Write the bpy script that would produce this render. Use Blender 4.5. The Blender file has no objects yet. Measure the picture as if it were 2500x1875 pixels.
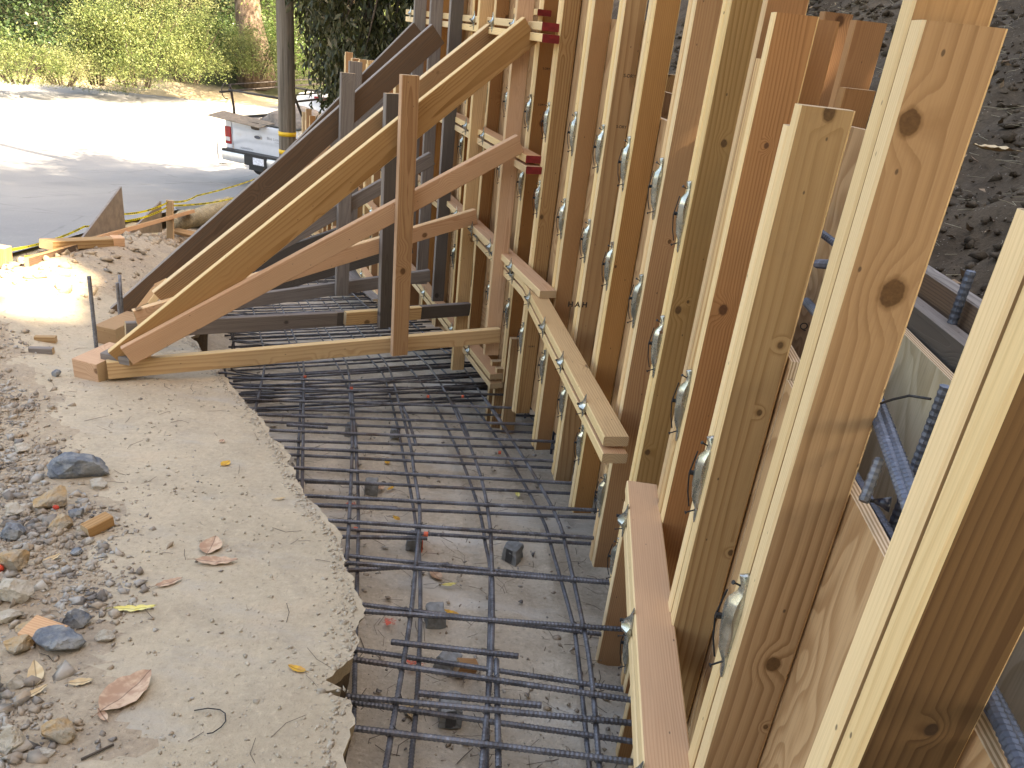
import bpy, math, random, bmesh
import numpy as np
from mathutils import Vector, Matrix, noise
R = math.radians
random.seed(7); rng = np.random.default_rng(7)
scene = bpy.context.scene
COL = scene.collection

# ------------------------------------------------------------------ camera
F = 1878.0                                        # focal length in pixels of the 2500 px wide photograph
CAM = Matrix(((0.99362537, -0.11273257, 0.0), (0.04738699, 0.41766912, -0.90736265), (0.10228932, 0.90157855, 0.42034869)))
cd = bpy.data.cameras.new('camera'); cam = bpy.data.objects.new('camera', cd); COL.objects.link(cam)
cd.sensor_width = 36; cd.lens = 36 * F / 2500; cd.clip_start = .05; cd.clip_end = 500
cam.matrix_world = CAM.to_4x4()
scene.camera = cam
# ------------------------------------------------------------------ sky and sun
SUN_EL, SUN_AZ = 45.0, 118.0                      # azimuth measured clockwise from +Y
w = bpy.data.worlds.new('World'); scene.world = w; w.use_nodes = True
nt = w.node_tree; nt.nodes.clear()
sky = nt.nodes.new('ShaderNodeTexSky'); sky.sky_type = 'NISHITA'; sky.sun_disc = False
sky.sun_elevation = R(SUN_EL); sky.sun_rotation = R(SUN_AZ); sky.air_density = 1.0; sky.dust_density = 3.0; sky.ozone_density = .6
bg = nt.nodes.new('ShaderNodeBackground'); bg.inputs[1].default_value = .15
wo = nt.nodes.new('ShaderNodeOutputWorld'); nt.links.new(sky.outputs[0], bg.inputs[0]); nt.links.new(bg.outputs[0], wo.inputs[0])
sl = bpy.data.lights.new('sun', 'SUN'); sl.energy = 4.6; sl.angle = R(.55); sl.color = (1, .95, .86)
so = bpy.data.objects.new('sun', sl); COL.objects.link(so)
sdir = Vector((math.sin(R(SUN_AZ)) * math.cos(R(SUN_EL)), math.cos(R(SUN_AZ)) * math.cos(R(SUN_EL)), math.sin(R(SUN_EL))))
so.rotation_euler = sdir.to_track_quat('Z', 'Y').to_euler()
vs = scene.view_settings; vs.view_transform = 'Standard'; vs.look = 'None'; vs.gamma = 1; vs.use_curve_mapping = False
vs.exposure = 2.62
vs.use_white_balance = True; vs.white_balance_temperature = 8900; vs.white_balance_tint = 12   # the phone balanced for open shade
try:
    scene.cycles.max_bounces = 8; scene.cycles.diffuse_bounces = 5; scene.cycles.caustics_reflective = False; scene.cycles.caustics_refractive = False
    scene.cycles.use_denoising = True
except Exception: pass

# ------------------------------------------------------------------ measuring helpers (photograph pixel -> direction)
DS = 2500 / 2212
def ray(u, v):
    return CAM @ Vector((u - 1250, -(v - 937.5), -F))
def prho(u, v, rho):                              # point at a horizontal distance rho
    d = ray(u, v); return d * (rho / math.hypot(d.x, d.y))
def pplane(u, v, c, s=.147):                      # point on the slope z = -c - s*y
    d = ray(u, v); return d * (-c / (d.z + s * d.y))
def pz(u, v, z):
    d = ray(u, v); return d * (z / d.z)
def pvert(u, v, A, B):                            # point on the vertical plane through A and B
    d = ray(u, v); n = Vector((B.y - A.y, A.x - B.x, 0)); return d * (n.dot(Vector((A.x, A.y, 0))) / n.dot(d))

# formwork curve in plan: one point every 16 inches
CV = [(.33, -.3), (.345, .11), (.36, .52), (.39, .92), (.41, 1.33), (.44, 1.73), (.43, 2.14), (.41, 2.54), (.34, 2.94), (.27, 3.34), (.17, 3.74), (.04, 4.12), (-.06, 4.52), (-.2, 4.9), (-.36, 5.27)]
I0 = 2                                            # index of stud 0
while len(CV) < 40:
    x, y = CV[-1]; CV.append((x - .168, y + .370))
CV = [Vector((x, y, 0)) for x, y in CV]
def curve(i, off=0.0):                            # i in stud units (0 = nearest stud in view); off > 0 to the right
    j = i + I0; k = max(0, min(len(CV) - 2, int(math.floor(j)))); f = j - k
    p = CV[k].lerp(CV[k + 1], f)
    t = (CV[min(len(CV) - 1, k + 1)] - CV[max(0, k - 1)]).lerp(CV[min(len(CV) - 1, k + 2)] - CV[k], f)
    t.normalize(); n = Vector((t.y, -t.x, 0))
    return p + n * off, t, n
def wall_x(y, off=0):
    for k in range(len(CV) - 1):
        if CV[k].y <= y <= CV[k + 1].y or k == len(CV) - 2:
            a, b = CV[k], CV[k + 1]
            if y > b.y and k < len(CV) - 2: continue
            f = (y - a.y) / (b.y - a.y); return a.x + (b.x - a.x) * f + off
    return CV[0].x + off
def wall_xx(y, off=0):
    return (CV[0].x if y < CV[0].y else wall_x(y)) + off * 1.05
def on_curve(u, v, off):                          # where the view ray meets the curve offset by off
    d = ray(u, v); prev = None
    i = -1.0
    while i < 36:
        p, t, n = curve(i, off); c = d.x * p.y - d.y * p.x
        if prev is not None and prev * c <= 0: 
            return i, d * (math.hypot(p.x, p.y) / math.hypot(d.x, d.y))
        prev = c; i += .02
    return None

# ------------------------------------------------------------------ object helpers
def tag(o, label=None, cat=None, group=None, kind=None):
    if label: o['label'] = label
    if cat: o['category'] = cat
    if group: o['group'] = group
    if kind: o['kind'] = kind
    return o
def link(name, me, mats=(), parent=None, M=None, smooth=False):
    o = bpy.data.objects.new(name, me); COL.objects.link(o)
    if M is not None: o.matrix_basis = M
    for m in (mats if isinstance(mats, (list, tuple)) else [mats]):
        if m and m.name not in me.materials: me.materials.append(m)
    if parent:
        o.parent = parent; o.matrix_parent_inverse = world_of(parent).inverted()
    if smooth: me.shade_smooth()
    return o
def world_of(o):
    m = o.matrix_basis.copy()
    if o.parent: m = world_of(o.parent) @ o.matrix_parent_inverse @ m
    return m
def empty(name, loc, label, cat, group=None):
    o = bpy.data.objects.new(name, None); COL.objects.link(o); o.location = loc; o.empty_display_size = .1
    o.matrix_basis = Matrix.Translation(loc)
    return tag(o, label, cat, group)
def mesh(name, v, f, mi=None):
    me = bpy.data.meshes.new(name); me.from_pydata([tuple(a) for a in v], [], f)
    if mi is not None:
        me.polygons.foreach_set('material_index', mi)
    me.update(); return me
def npmesh(name, v, quads):
    v = np.asarray(v, np.float32); q = np.asarray(quads, np.int32); k = q.shape[1]
    me = bpy.data.meshes.new(name); me.vertices.add(len(v)); me.vertices.foreach_set('co', v.ravel())
    me.loops.add(q.size); me.loops.foreach_set('vertex_index', q.ravel())
    me.polygons.add(len(q)); me.polygons.foreach_set('loop_start', np.arange(0, q.size, k, dtype=np.int32))
    me.update(calc_edges=True); me.validate(); return me
def grid_faces(r, c, off=0):
    i = np.arange(r - 1)[:, None] * c + np.arange(c - 1)[None, :] + off
    return np.stack([i, i + 1, i + c + 1, i + c], -1).reshape(-1, 4)
def gridmesh(name, P):                            # P: array rows x cols x 3
    P = np.asarray(P, np.float32); r, c = P.shape[:2]
    return npmesh(name, P.reshape(-1, 3), grid_faces(r, c))
_bc = {}
def board_mesh(L, w, t, bev=.003, mi_edge=True, warp=0.0):
    v = []; f = []; mi = []
    a, b = w / 2, t / 2
    prof = [(-a + bev, -b), (a - bev, -b), (a, -b + bev), (a, b - bev), (a - bev, b), (-a + bev, b), (-a, b - bev), (-a, -b + bev)]
    ns = max(1, int(L / .5)) if warp else 1
    for k in range(ns + 1):
        z = L * k / ns; s = warp * math.sin(math.pi * k / ns)
        for x, y in prof: v.append((x + s * .6, y + s, z))
    for k in range(ns):
        for j in range(8):
            f.append((k * 8 + j, k * 8 + (j + 1) % 8, k * 8 + 8 + (j + 1) % 8, k * 8 + 8 + j)); mi.append(0 if j in (0, 4) else 1)
    f.append(tuple(range(7, -1, -1))); mi.append(2)
    f.append(tuple(range(ns * 8, ns * 8 + 8))); mi.append(2)
    return mesh('board', v, f, mi)
def frame(p1, p2, wdir):
    z = (p2 - p1).normalized(); x = (wdir - z * wdir.dot(z)).normalized(); y = z.cross(x)
    M = Matrix((x, y, z)).transposed().to_4x4(); M.translation = p1
    return M
def board(name, p1, p2, w, t, wdir, mats, parent=None, bev=.003, warp=0.0, label=None):
    p1 = Vector(p1); p2 = Vector(p2)
    me = board_mesh((p2 - p1).length, w, t, bev, warp=warp)
    if not isinstance(mats, (list, tuple)): mats = (mats, mats, mats)
    for m in mats: me.materials.append(m)
    o = bpy.data.objects.new(name, me); COL.objects.link(o); o.matrix_basis = frame(p1, p2, Vector(wdir))
    if parent: o.parent = parent; o.matrix_parent_inverse = world_of(parent).inverted()
    if label: o['label'] = label
    return o
def tube_data(pts, rad, seg=8, ribs=0.0, ribh=.0012, closed=False):
    """tube along pts; ribs = rib spacing along the bar (0 for plain)"""
    P = [Vector(p) for p in pts]
    if ribs:
        Q = []
        for a, b in zip(P[:-1], P[1:]):
            n = max(1, int((b - a).length / (ribs / 2))); Q += [a.lerp(b, k / n) for k in range(n)]
        P = Q + [P[-1]]
    n = len(P); v = []; f = []
    up = Vector((0, 0, 1)) if abs((P[-1] - P[0]).normalized().z) < .9 else Vector((1, 0, 0))
    for k in range(n):
        t = (P[min(n - 1, k + 1)] - P[max(0, k - 1)]).normalized(); x = t.cross(up).normalized(); y = x.cross(t)
        r = (rad(k / (n - 1)) if callable(rad) else rad) + (ribh if ribs and k % 2 else 0)
        for j in range(seg):
            an = 2 * math.pi * j / seg; v.append(P[k] + x * (r * math.cos(an)) + y * (r * math.sin(an)))
    for k in range(n - 1):
        for j in range(seg):
            f.append((k * seg + j, k * seg + (j + 1) % seg, (k + 1) * seg + (j + 1) % seg, (k + 1) * seg + j))
    f.append(tuple(range(seg - 1, -1, -1))); f.append(tuple(range((n - 1) * seg, n * seg)))
    return v, f
def tube(name, pts, rad, mat, parent=None, seg=8, ribs=0.0, smooth=True, ribh=.0012):
    v, f = tube_data(pts, rad, seg, ribs, ribh)
    me = mesh(name, v, f); me.materials.append(mat)
    return link(name, me, (), parent, smooth=smooth and not ribs)
def box_data(c, s, M=None):
    v = [Vector((c[0] + dx * s[0] / 2, c[1] + dy * s[1] / 2, c[2] + dz * s[2] / 2)) for dz in (-1, 1) for dy in (-1, 1) for dx in (-1, 1)]
    if M: v = [M @ a for a in v]
    return v, [(0, 2, 3, 1), (4, 5, 7, 6), (0, 1, 5, 4), (2, 6, 7, 3), (0, 4, 6, 2), (1, 3, 7, 5)]
def joined(name, parts, mat, parent=None, M=None, bevel=0, smooth=False):
    v = []; f = []
    for pv, pf in parts:
        o = len(v); v += list(pv); f += [tuple(i + o for i in q) for q in pf]
    me = mesh(name, v, f)
    if bevel:
        bm = bmesh.new(); bm.from_mesh(me); bmesh.ops.bevel(bm, geom=bm.edges[:], offset=bevel, segments=2, affect='EDGES', profile=.6); bm.to_mesh(me); bm.free()
    me.materials.append(mat)
    return link(name, me, (), parent, M, smooth)

# ------------------------------------------------------------------ materials
class NT:
    def __init__(s, name, rough=.7, metal=0.0, spec=.5):
        m = bpy.data.materials.new(name); m.use_nodes = True; s.m = m; s.t = m.node_tree
        s.b = s.t.nodes['Principled BSDF']; s.b.inputs['Roughness'].default_value = rough; s.b.inputs['Metallic'].default_value = metal
        s.b.inputs['Specular IOR Level'].default_value = spec
    def n(s, typ, **k):
        x = s.t.nodes.new('ShaderNode' + typ)
        for a, b in k.items(): setattr(x, a, b)
        return x
    def l(s, a, b): s.t.links.new(a, b)
    def val(s, x, inp):
        if isinstance(x, (int, float)): inp.default_value = x
        elif isinstance(x, (tuple, list)): inp.default_value = tuple(x) + ((1,) if len(x) == 3 and len(inp.default_value) == 4 else ())
        else: s.l(x, inp)
    def math(s, op, a, b=0.0, c=0.0, clamp=False):
        x = s.n('Math', operation=op, use_clamp=clamp); s.val(a, x.inputs[0]); s.val(b, x.inputs[1])
        if op in ('MULTIPLY_ADD', 'SMOOTH_MIN'): s.val(c, x.inputs[2])
        return x.outputs[0]
    def mix(s, f, a, b, mode='MIX'):
        x = s.n('Mix', data_type='RGBA', blend_type=mode); s.val(f, x.inputs[0]); s.val(a, x.inputs[6]); s.val(b, x.inputs[7]); return x.outputs[2]
    def ramp(s, f, *st):
        x = s.n('ValToRGB'); s.l(f, x.inputs[0]); e = x.color_ramp.elements
        while len(e) < len(st): e.new(.5)
        for k, (p, c) in enumerate(st): e[k].position = p; e[k].color = tuple(c) + ((1,) if len(c) == 3 else ())
        return x.outputs[0]
    def smooth(s, x, a, b, o0=0.0, o1=1.0):
        m = s.n('MapRange', interpolation_type='SMOOTHSTEP'); s.val(x, m.inputs[0]); m.inputs[1].default_value = a; m.inputs[2].default_value = b; m.inputs[3].default_value = o0; m.inputs[4].default_value = o1
        return m.outputs[0]
    def obj(s): return s.n('TexCoord').outputs['Object']
    def pos(s): return s.n('NewGeometry').outputs['Position']
    def rand(s): return s.n('ObjectInfo').outputs['Random']
    def scale(s, v, x, y=None, z=None):
        m = s.n('Vector' + 'Math', operation='MULTIPLY'); s.l(v, m.inputs[0]); m.inputs[1].default_value = (x, x if y is None else y, x if z is None else z); return m.outputs[0]
    def add(s, v, u):
        m = s.n('Vector' + 'Math', operation='ADD'); s.l(v, m.inputs[0]); s.val(u, m.inputs[1]); return m.outputs[0]
    def noise(s, v, sc, det=4, rough=.55, out=0, dist=0.0):
        x = s.n('TexNoise'); s.l(v, x.inputs['Vector']); x.inputs['Scale'].default_value = sc; x.inputs['Detail'].default_value = det; x.inputs['Roughness'].default_value = rough; x.inputs['Distortion'].default_value = dist
        return x.outputs[out]
    def voro(s, v, sc, feat='F1', rnd=1.0):
        x = s.n('TexVoronoi', feature=feat); s.l(v, x.inputs['Vector']); x.inputs['Scale'].default_value = sc; x.inputs['Randomness'].default_value = rnd; return x
    def bump(s, h, st=.3, d=.01):
        x = s.n('Bump'); s.l(h, x.inputs['Height']); x.inputs['Strength'].default_value = st; x.inputs['Distance'].default_value = d; s.l(x.outputs[0], s.b.inputs['Normal'])
    def col(s, c): s.val(c, s.b.inputs['Base Color']); return s.m

def wood(name, base, late, ring=.007, knots=True, at=(), rough=.72, weather=0.0, contrast=1.0, dirt=.15):
    n = NT(name, rough, 0, .3)
    oc = n.obj(); r = n.rand()
    cb = n.n('CombineXYZ'); n.l(n.math('MULTIPLY', r, 37.0), cb.inputs[0]); n.l(n.math('MULTIPLY', r, 71.0), cb.inputs[1]); n.l(n.math('MULTIPLY', r, 53.0), cb.inputs[2])
    oo = n.add(oc, cb.outputs[0])                     # decorrelated coordinates
    # knots
    kv = n.voro(n.scale(oo, 1, .12, .8), 5.2); kd = kv.outputs['Distance']
    if at:
        sp = n.n('SeparateXYZ'); n.l(oc, sp.inputs[0]); kd = None
        for x_, z_, r_ in at:
            dx = n.math('SUBTRACT', sp.outputs[0], x_); dz = n.math('MULTIPLY', n.math('SUBTRACT', sp.outputs[2], z_), .78)
            q = n.math('MULTIPLY', n.math('SQRT', n.math('ADD', n.math('MULTIPLY', dx, dx), n.math('MULTIPLY', dz, dz))), .08 / r_)
            q = n.math('ADD', q, n.math('MULTIPLY_ADD', n.noise(oo, 90, 2), .03, -.015)); kd = q if kd is None else n.math('MINIMUM', kd, q)
    kcore = n.smooth(kd, .066, .080, 1, 0) if knots else None
    knear = n.smooth(kd, .03, .30, 1, 0) if knots else None
    # ring distance
    dn = n.noise(n.scale(oo, 6, 6, .9), 1.0, 3, .5)
    sep = n.n('SeparateXYZ'); n.l(oc, sep.inputs[0])
    ox = n.math('MULTIPLY_ADD', n.math('FRACT', n.math('MULTIPLY', r, 7.31)), .16, -.08)
    oy = n.math('MULTIPLY_ADD', n.math('FRACT', n.math('MULTIPLY', r, 13.7)), .10, .015)
    x = n.math('ADD', sep.outputs[0], ox); y = n.math('ADD', sep.outputs[1], oy)
    tilt = n.math('MULTIPLY_ADD', n.math('FRACT', n.math('MULTIPLY', r, 5.77)), .05, -.025)
    x = n.math('ADD', x, n.math('MULTIPLY', sep.outputs[2], tilt))
    rr = n.math('SQRT', n.math('ADD', n.math('MULTIPLY', x, x), n.math('MULTIPLY', y, y)))
    rr = n.math('ADD', rr, n.math('MULTIPLY', dn, .045))
    if knots: rr = n.math('ADD', rr, n.math('MULTIPLY', knear, .020))
    fr = n.math('FRACT', n.math('DIVIDE', rr, ring))
    lw = n.smooth(fr, .35, .93); lw2 = n.smooth(fr, .93, 1.0, 0, 1); lw = n.math('SUBTRACT', lw, lw2)
    amp = n.smooth(n.noise(n.scale(oo, 9, 9, 1.2), 1, 2), .3, .75, .25 * contrast, .95 * contrast)
    c = n.mix(n.math('MULTIPLY', lw, amp, clamp=True), base, late)
    fib = n.noise(n.scale(oo, 420, 420, 7), 1, 3, .6)
    c = n.mix(n.math('MULTIPLY', n.smooth(fib, .35, .75), .22), c, tuple(k * .62 for k in late))
    tone = n.noise(n.scale(oo, 5, 5, 1.1), 1, 3, .6)
    c = n.mix(n.smooth(tone, .35, .75, 0, .45), c, tuple(a * .5 + b * .5 for a, b in zip(base, late)))
    # per-board variation
    hs = n.n('HueSaturation'); n.l(c, hs.inputs['Color']); n.l(n.math('MULTIPLY_ADD', n.math('FRACT', n.math('MULTIPLY', r, 3.3)), .24, .88), hs.inputs['Value'])
    n.l(n.math('MULTIPLY_ADD', n.math('FRACT', n.math('MULTIPLY', r, 9.1)), .16, .95), hs.inputs['Saturation'])
    c = hs.outputs[0]
    if knots:
        kc = n.mix(n.noise(n.scale(oo, 160), 1, 2), tuple(k * .75 for k in late), tuple(k * .25 for k in late))
        c = n.mix(n.math('MULTIPLY', n.smooth(kd, .078, .105, .55, 0), 1.0), c, tuple(k * .7 for k in late))
        c = n.mix(kcore, c, kc)
    dt = n.noise(n.scale(oo, 14, 14, 9), 1, 5, .7)
    c = n.mix(n.smooth(dt, .55, .8, 0, dirt), c, (.08, .06, .045))
    pin = n.voro(n.scale(oo, 1, 1, .55), 26).outputs['Distance']      # nail holes and pitch specks
    c = n.mix(n.smooth(pin, .035, .07, .75, 0), c, (.05, .03, .02))
    if weather:
        wn = n.noise(n.scale(oo, 60, 60, 2.5), 1, 5, .65)
        c = n.mix(n.smooth(wn, .38, .72, .1, weather), c, (.09, .075, .062))
    h = n.math('ADD', n.math('MULTIPLY', fib, .5), n.math('MULTIPLY', n.math('SUBTRACT', 1.0, lw), .5))
    n.bump(h, .22 + weather * .4, .0015)
    return n.col(c)
M = {}
M['pine'] = wood('pale pine', (.68, .465, .265), (.44, .245, .115), .010)
M['lit_edge'] = wood('pale edge with painted light', (.77, .565, .32), (.57, .365, .18), .006, knots=False, contrast=.6, dirt=.05)  # narrow faces made paler: the light falling on them is put into the colour
M['tan'] = wood('tan pine', (.45, .27, .135), (.24, .12, .048), .012)
M['olive'] = wood('dull greenish pine', (.39, .25, .125), (.22, .115, .046), .012)
M['orange'] = wood('orange fir', (.44, .24, .11), (.27, .12, .046), .006)
M['red'] = wood('red brown fir', (.37, .185, .083), (.22, .092, .038), .005)
M['pink'] = wood('pink fir', (.62, .385, .235), (.46, .235, .12), .0055)
M['greyw'] = wood('weathered grey wood', (.30, .26, .235), (.17, .14, .125), .006, weather=.5, dirt=.3)
M['darkw'] = wood('old dark brown wood', (.15, .092, .058), (.08, .046, .028), .006, weather=.45, dirt=.3)
M['dgrey'] = wood('dark slate grey wood', (.13, .112, .10), (.07, .058, .05), .006, weather=.5, dirt=.3)
def endgrain():
    n = NT('end grain', .8, 0, .2); oc = n.obj(); r = n.rand(); sep = n.n('SeparateXYZ'); n.l(oc, sep.inputs[0])
    y = n.math('ADD', sep.outputs[1], .05); x = n.math('ADD', sep.outputs[0], n.math('MULTIPLY_ADD', r, .06, -.03))
    rr = n.math('SQRT', n.math('ADD', n.math('MULTIPLY', x, x), n.math('MULTIPLY', y, y)))
    fr = n.math('FRACT', n.math('DIVIDE', n.math('ADD', rr, n.math('MULTIPLY', n.noise(oc, 14), .004)), .0055))
    c = n.mix(n.smooth(fr, .4, .95), (.55, .40, .25), (.30, .19, .10)); n.bump(n.noise(oc, 300), .4, .001); return n.col(c)
M['end'] = endgrain()
def flat(name, c, rough=.6, metal=0.0, spec=.5, var=.12, sc=8, bump=0.0, coat=0.0):
    n = NT(name, rough, metal, spec); nn = n.noise(n.obj(), sc, 5, .6)
    cc = n.mix(n.smooth(nn, .3, .75), tuple(k * (1 - var) for k in c), tuple(min(1, k * (1 + var)) for k in c))
    if bump: n.bump(n.noise(n.obj(), sc * 6, 4), bump, .002)
    if coat: n.b.inputs['Coat Weight'].default_value = coat
    return n.col(cc)
M['redpaint'] = flat('dark red end paint', (.20, .012, .014), .55, var=.25, sc=30)
def ply(name, a, b, sc=1.0):
    n = NT(name, .7, 0, .3); p = n.pos(); oo = n.scale(p, 3.0, 3.0, 1.0)
    d = n.noise(oo, 1.0 * sc, 3, .5, dist=.6)
    fr = n.math('FRACT', n.math('MULTIPLY', d, 26.0)); lw = n.math('SUBTRACT', n.smooth(fr, .2, .85), n.smooth(fr, .9, 1.0))
    c = n.mix(n.math('MULTIPLY', lw, .75), a, b)
    fib = n.noise(n.scale(p, 260, 260, 9), 1, 3); c = n.mix(n.math('MULTIPLY', n.smooth(fib, .4, .7), .25), c, tuple(k * .6 for k in b))
    pv = n.voro(n.scale(p, 1, 1, .45), 5.0).outputs['Distance']; c = n.mix(n.smooth(pv, .06, .075, .35, 0), c, b)
    n.bump(n.math('ADD', lw, fib), .25, .001); return n.col(c)
M['ply'] = ply('plywood face', (.50, .31, .165), (.33, .175, .08))
M['ply_grey'] = ply('oiled plywood face', (.56, .47, .33), (.42, .33, .21), .8)
M['plyedge'] = flat('plywood edge', (.62, .47, .32), .8, var=.3, sc=60)
def plyedge():
    n = NT('plywood laminated edge', .8, 0, .2); uv = n.n('UVMap').outputs[0]; s = n.n('SeparateXYZ'); n.l(uv, s.inputs[0])
    f = n.math('FRACT', n.math('ADD', n.math('MULTIPLY', s.outputs[1], 3.4), n.math('MULTIPLY', n.noise(n.pos(), 60), .3))); c = n.mix(n.smooth(f, .4, .6), (.66, .50, .34), (.36, .23, .13)); return n.col(c)
M['plyedge'] = plyedge()
M['osb'] = flat('brown hardboard', (.27, .205, .145), .8, var=.2, sc=12)
def metal(name, c, rough, rust=.0):
    n = NT(name, rough, .85, .5); p = n.obj(); r = n.rand()
    cb = n.n('CombineXYZ'); n.l(n.math('MULTIPLY', r, 31), cb.inputs[0]); p = n.add(p, cb.outputs[0])
    x = n.noise(p, 30, 5, .65); c0 = n.mix(n.smooth(x, .35, .7), tuple(k * .55 for k in c), c)
    thr = n.math('MULTIPLY', n.smooth(x, .54, .66), n.smooth(r, .5, .9, rust * .15, rust))
    c0 = n.mix(thr, c0, (.16, .09, .05)); n.l(n.math('SUBTRACT', .85, n.math('MULTIPLY', thr, .8)), n.b.inputs['Metallic'])
    n.l(n.smooth(x, .3, .7, rough + .12, rough - .08), n.b.inputs['Roughness']); n.bump(x, .06, .002); return n.col(c0)
M['zinc'] = metal('galvanised clamp steel', (.60, .62, .57), .22, 1.0)
M['wire'] = flat('black tie wire', (.03, .03, .032), .5, .6, var=.3, sc=40)
def rebarm(name, a, b, rust):
    n = NT(name, .5, .45, .5); p = n.pos(); x = n.noise(p, 9, 6, .7); y = n.noise(p, 60, 4, .6)
    c = n.mix(n.smooth(x, .35, .65), a, b); c = n.mix(n.smooth(y, .55, .75, 0, .5), c, tuple(k * 2.2 for k in b)); c = n.mix(n.smooth(n.noise(p, 3.5, 5, .7), .5, .72, 0, rust), c, (.12, .07, .04))
    n.bump(y, .3, .001); return n.col(c)
M['rebar'] = rebarm('mill scale rebar', (.08, .08, .088), (.19, .195, .215), .65)
M['rebar_far'] = M['rebar']
M['rebar_blue'] = rebarm('blue grey rebar', (.06, .07, .09), (.13, .15, .20), .35)
M['paint_orange'] = flat('fluorescent orange marking paint', (.75, .14, .07), .7, var=.3, sc=60)
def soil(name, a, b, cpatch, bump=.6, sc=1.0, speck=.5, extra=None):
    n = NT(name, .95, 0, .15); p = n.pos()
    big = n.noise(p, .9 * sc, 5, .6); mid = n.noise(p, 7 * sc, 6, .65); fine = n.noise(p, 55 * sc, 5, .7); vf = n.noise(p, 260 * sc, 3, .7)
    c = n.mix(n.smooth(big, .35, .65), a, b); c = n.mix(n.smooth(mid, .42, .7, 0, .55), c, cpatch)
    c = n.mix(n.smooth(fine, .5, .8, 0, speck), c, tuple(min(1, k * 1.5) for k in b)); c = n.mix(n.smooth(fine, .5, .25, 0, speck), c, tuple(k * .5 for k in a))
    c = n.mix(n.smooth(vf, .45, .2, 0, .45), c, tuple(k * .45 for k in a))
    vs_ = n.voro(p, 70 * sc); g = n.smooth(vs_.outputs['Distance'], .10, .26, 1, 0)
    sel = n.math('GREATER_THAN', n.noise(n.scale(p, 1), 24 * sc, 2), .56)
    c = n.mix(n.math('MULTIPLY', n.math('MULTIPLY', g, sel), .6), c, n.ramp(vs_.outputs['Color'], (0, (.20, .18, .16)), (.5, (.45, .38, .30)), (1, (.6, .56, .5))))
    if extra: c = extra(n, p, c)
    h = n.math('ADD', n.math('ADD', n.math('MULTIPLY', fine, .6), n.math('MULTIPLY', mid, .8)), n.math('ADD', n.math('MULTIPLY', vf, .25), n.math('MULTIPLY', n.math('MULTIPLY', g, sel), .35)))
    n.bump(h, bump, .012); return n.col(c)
M['ground'] = soil('dry rocky dirt', (.36, .27, .19), (.44, .35, .25), (.30, .25, .20), .8, 1.0, .6)
def ledge_extra(n, p, c):
    q = n.noise(n.scale(p, 2.2, 5.5, 1), 1, 5, .6); c = n.mix(n.smooth(q, .52, .75, 0, .5), c, (.41, .385, .35))
    q2 = n.noise(n.scale(p, 1.7, 1.7, 1), 1.3, 3, .5); c = n.mix(n.smooth(q2, .58, .75, 0, .5), c, (.56, .42, .29)); return c
M['ledge'] = soil('dusty compacted dirt shelf', (.42, .34, .24), (.51, .42, .305), (.37, .305, .225), .6, 1.0, .35, ledge_extra)
def pit_extra(n, p, c):
    q = n.noise(n.scale(p, 1.5, 3.5, 1), 1, 5, .6); c = n.mix(n.smooth(q, .5, .7, 0, .7), c, (.66, .63, .57)); return c
M['pit'] = soil('damp grey pit soil', (.50, .42, .325), (.62, .54, .43), (.40, .33, .245), .8, 1.0, .5, pit_extra)
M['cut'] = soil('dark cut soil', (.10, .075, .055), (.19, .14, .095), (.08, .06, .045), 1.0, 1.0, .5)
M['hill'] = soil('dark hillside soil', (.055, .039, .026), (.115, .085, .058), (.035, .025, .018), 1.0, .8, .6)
def bank_shade(n, p, c):
    s_ = n.n('SeparateXYZ'); n.l(p, s_.inputs[0]); t_ = n.math('ADD', n.math('SUBTRACT', s_.outputs[1], n.math('MULTIPLY', s_.outputs[0], .25)), n.math('MULTIPLY', n.noise(p, .8), 1.5))
    return n.mix(n.smooth(t_, 35.6, 36.6), c, (.035, .04, .02))  # bank under the ivy darkened: shade put into the soil colour
M['far_soil'] = soil('verge soil with bank shade', (.40, .33, .22), (.50, .42, .29), (.30, .25, .15), .5, .4, .4, bank_shade)
def roadm():
    n = NT('worn pale asphalt', .85, 0, .25); p = n.pos()
    a = n.noise(n.scale(p, .35, .12, .3), 1, 5, .6); b = n.noise(p, 40, 4, .7); d = n.noise(p, .8, 5, .7)
    c = n.mix(n.smooth(a, .3, .7), (.21, .215, .22), (.29, .29, .285)); c = n.mix(n.smooth(b, .45, .8, 0, .35), c, (.38, .37, .35)); c = n.mix(n.smooth(d, .52, .7, 0, .4), c, (.17, .175, .185))
    cr = n.voro(n.add(p, n.scale(n.n('TexCoord').outputs['Object'], 0)), .45, 'DISTANCE_TO_EDGE'); cw = n.smooth(n.math('ADD', cr.outputs['Distance'], n.math('MULTIPLY', n.noise(p, 2.5), .05)), .024, .034, .35, 0)
    c = n.mix(cw, c, (.12, .12, .12)); n.bump(b, .25, .006); return n.col(c)
M['road'] = roadm()
M['tarpatch'] = flat('cast iron cover', (.13, .13, .125), .7, .3, var=.3, sc=20, bump=.4)
M['whitepaint'] = flat('worn white road paint', (.55, .55, .52), .8, var=.25, sc=20)
def rockm():
    n = NT('broken rock', .85, 0, .3); p = n.obj(); r = n.rand()
    x = n.noise(p, 14, 6, .7); y = n.noise(p, 60, 5, .7)
    base = n.ramp(r, (0, (.17, .19, .22)), (.25, (.24, .25, .26)), (.5, (.40, .30, .19)), (.75, (.42, .37, .30)), (1, (.48, .33, .22)))
    c = n.mix(n.smooth(x, .35, .65), base, n.mix(.5, base, (.52, .45, .36))); c = n.mix(n.smooth(y, .55, .8, 0, .5), c, (.1, .09, .08)); n.bump(n.math('ADD', x, y), .7, .01); return n.col(c)
M['rock'] = rockm()
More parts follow.
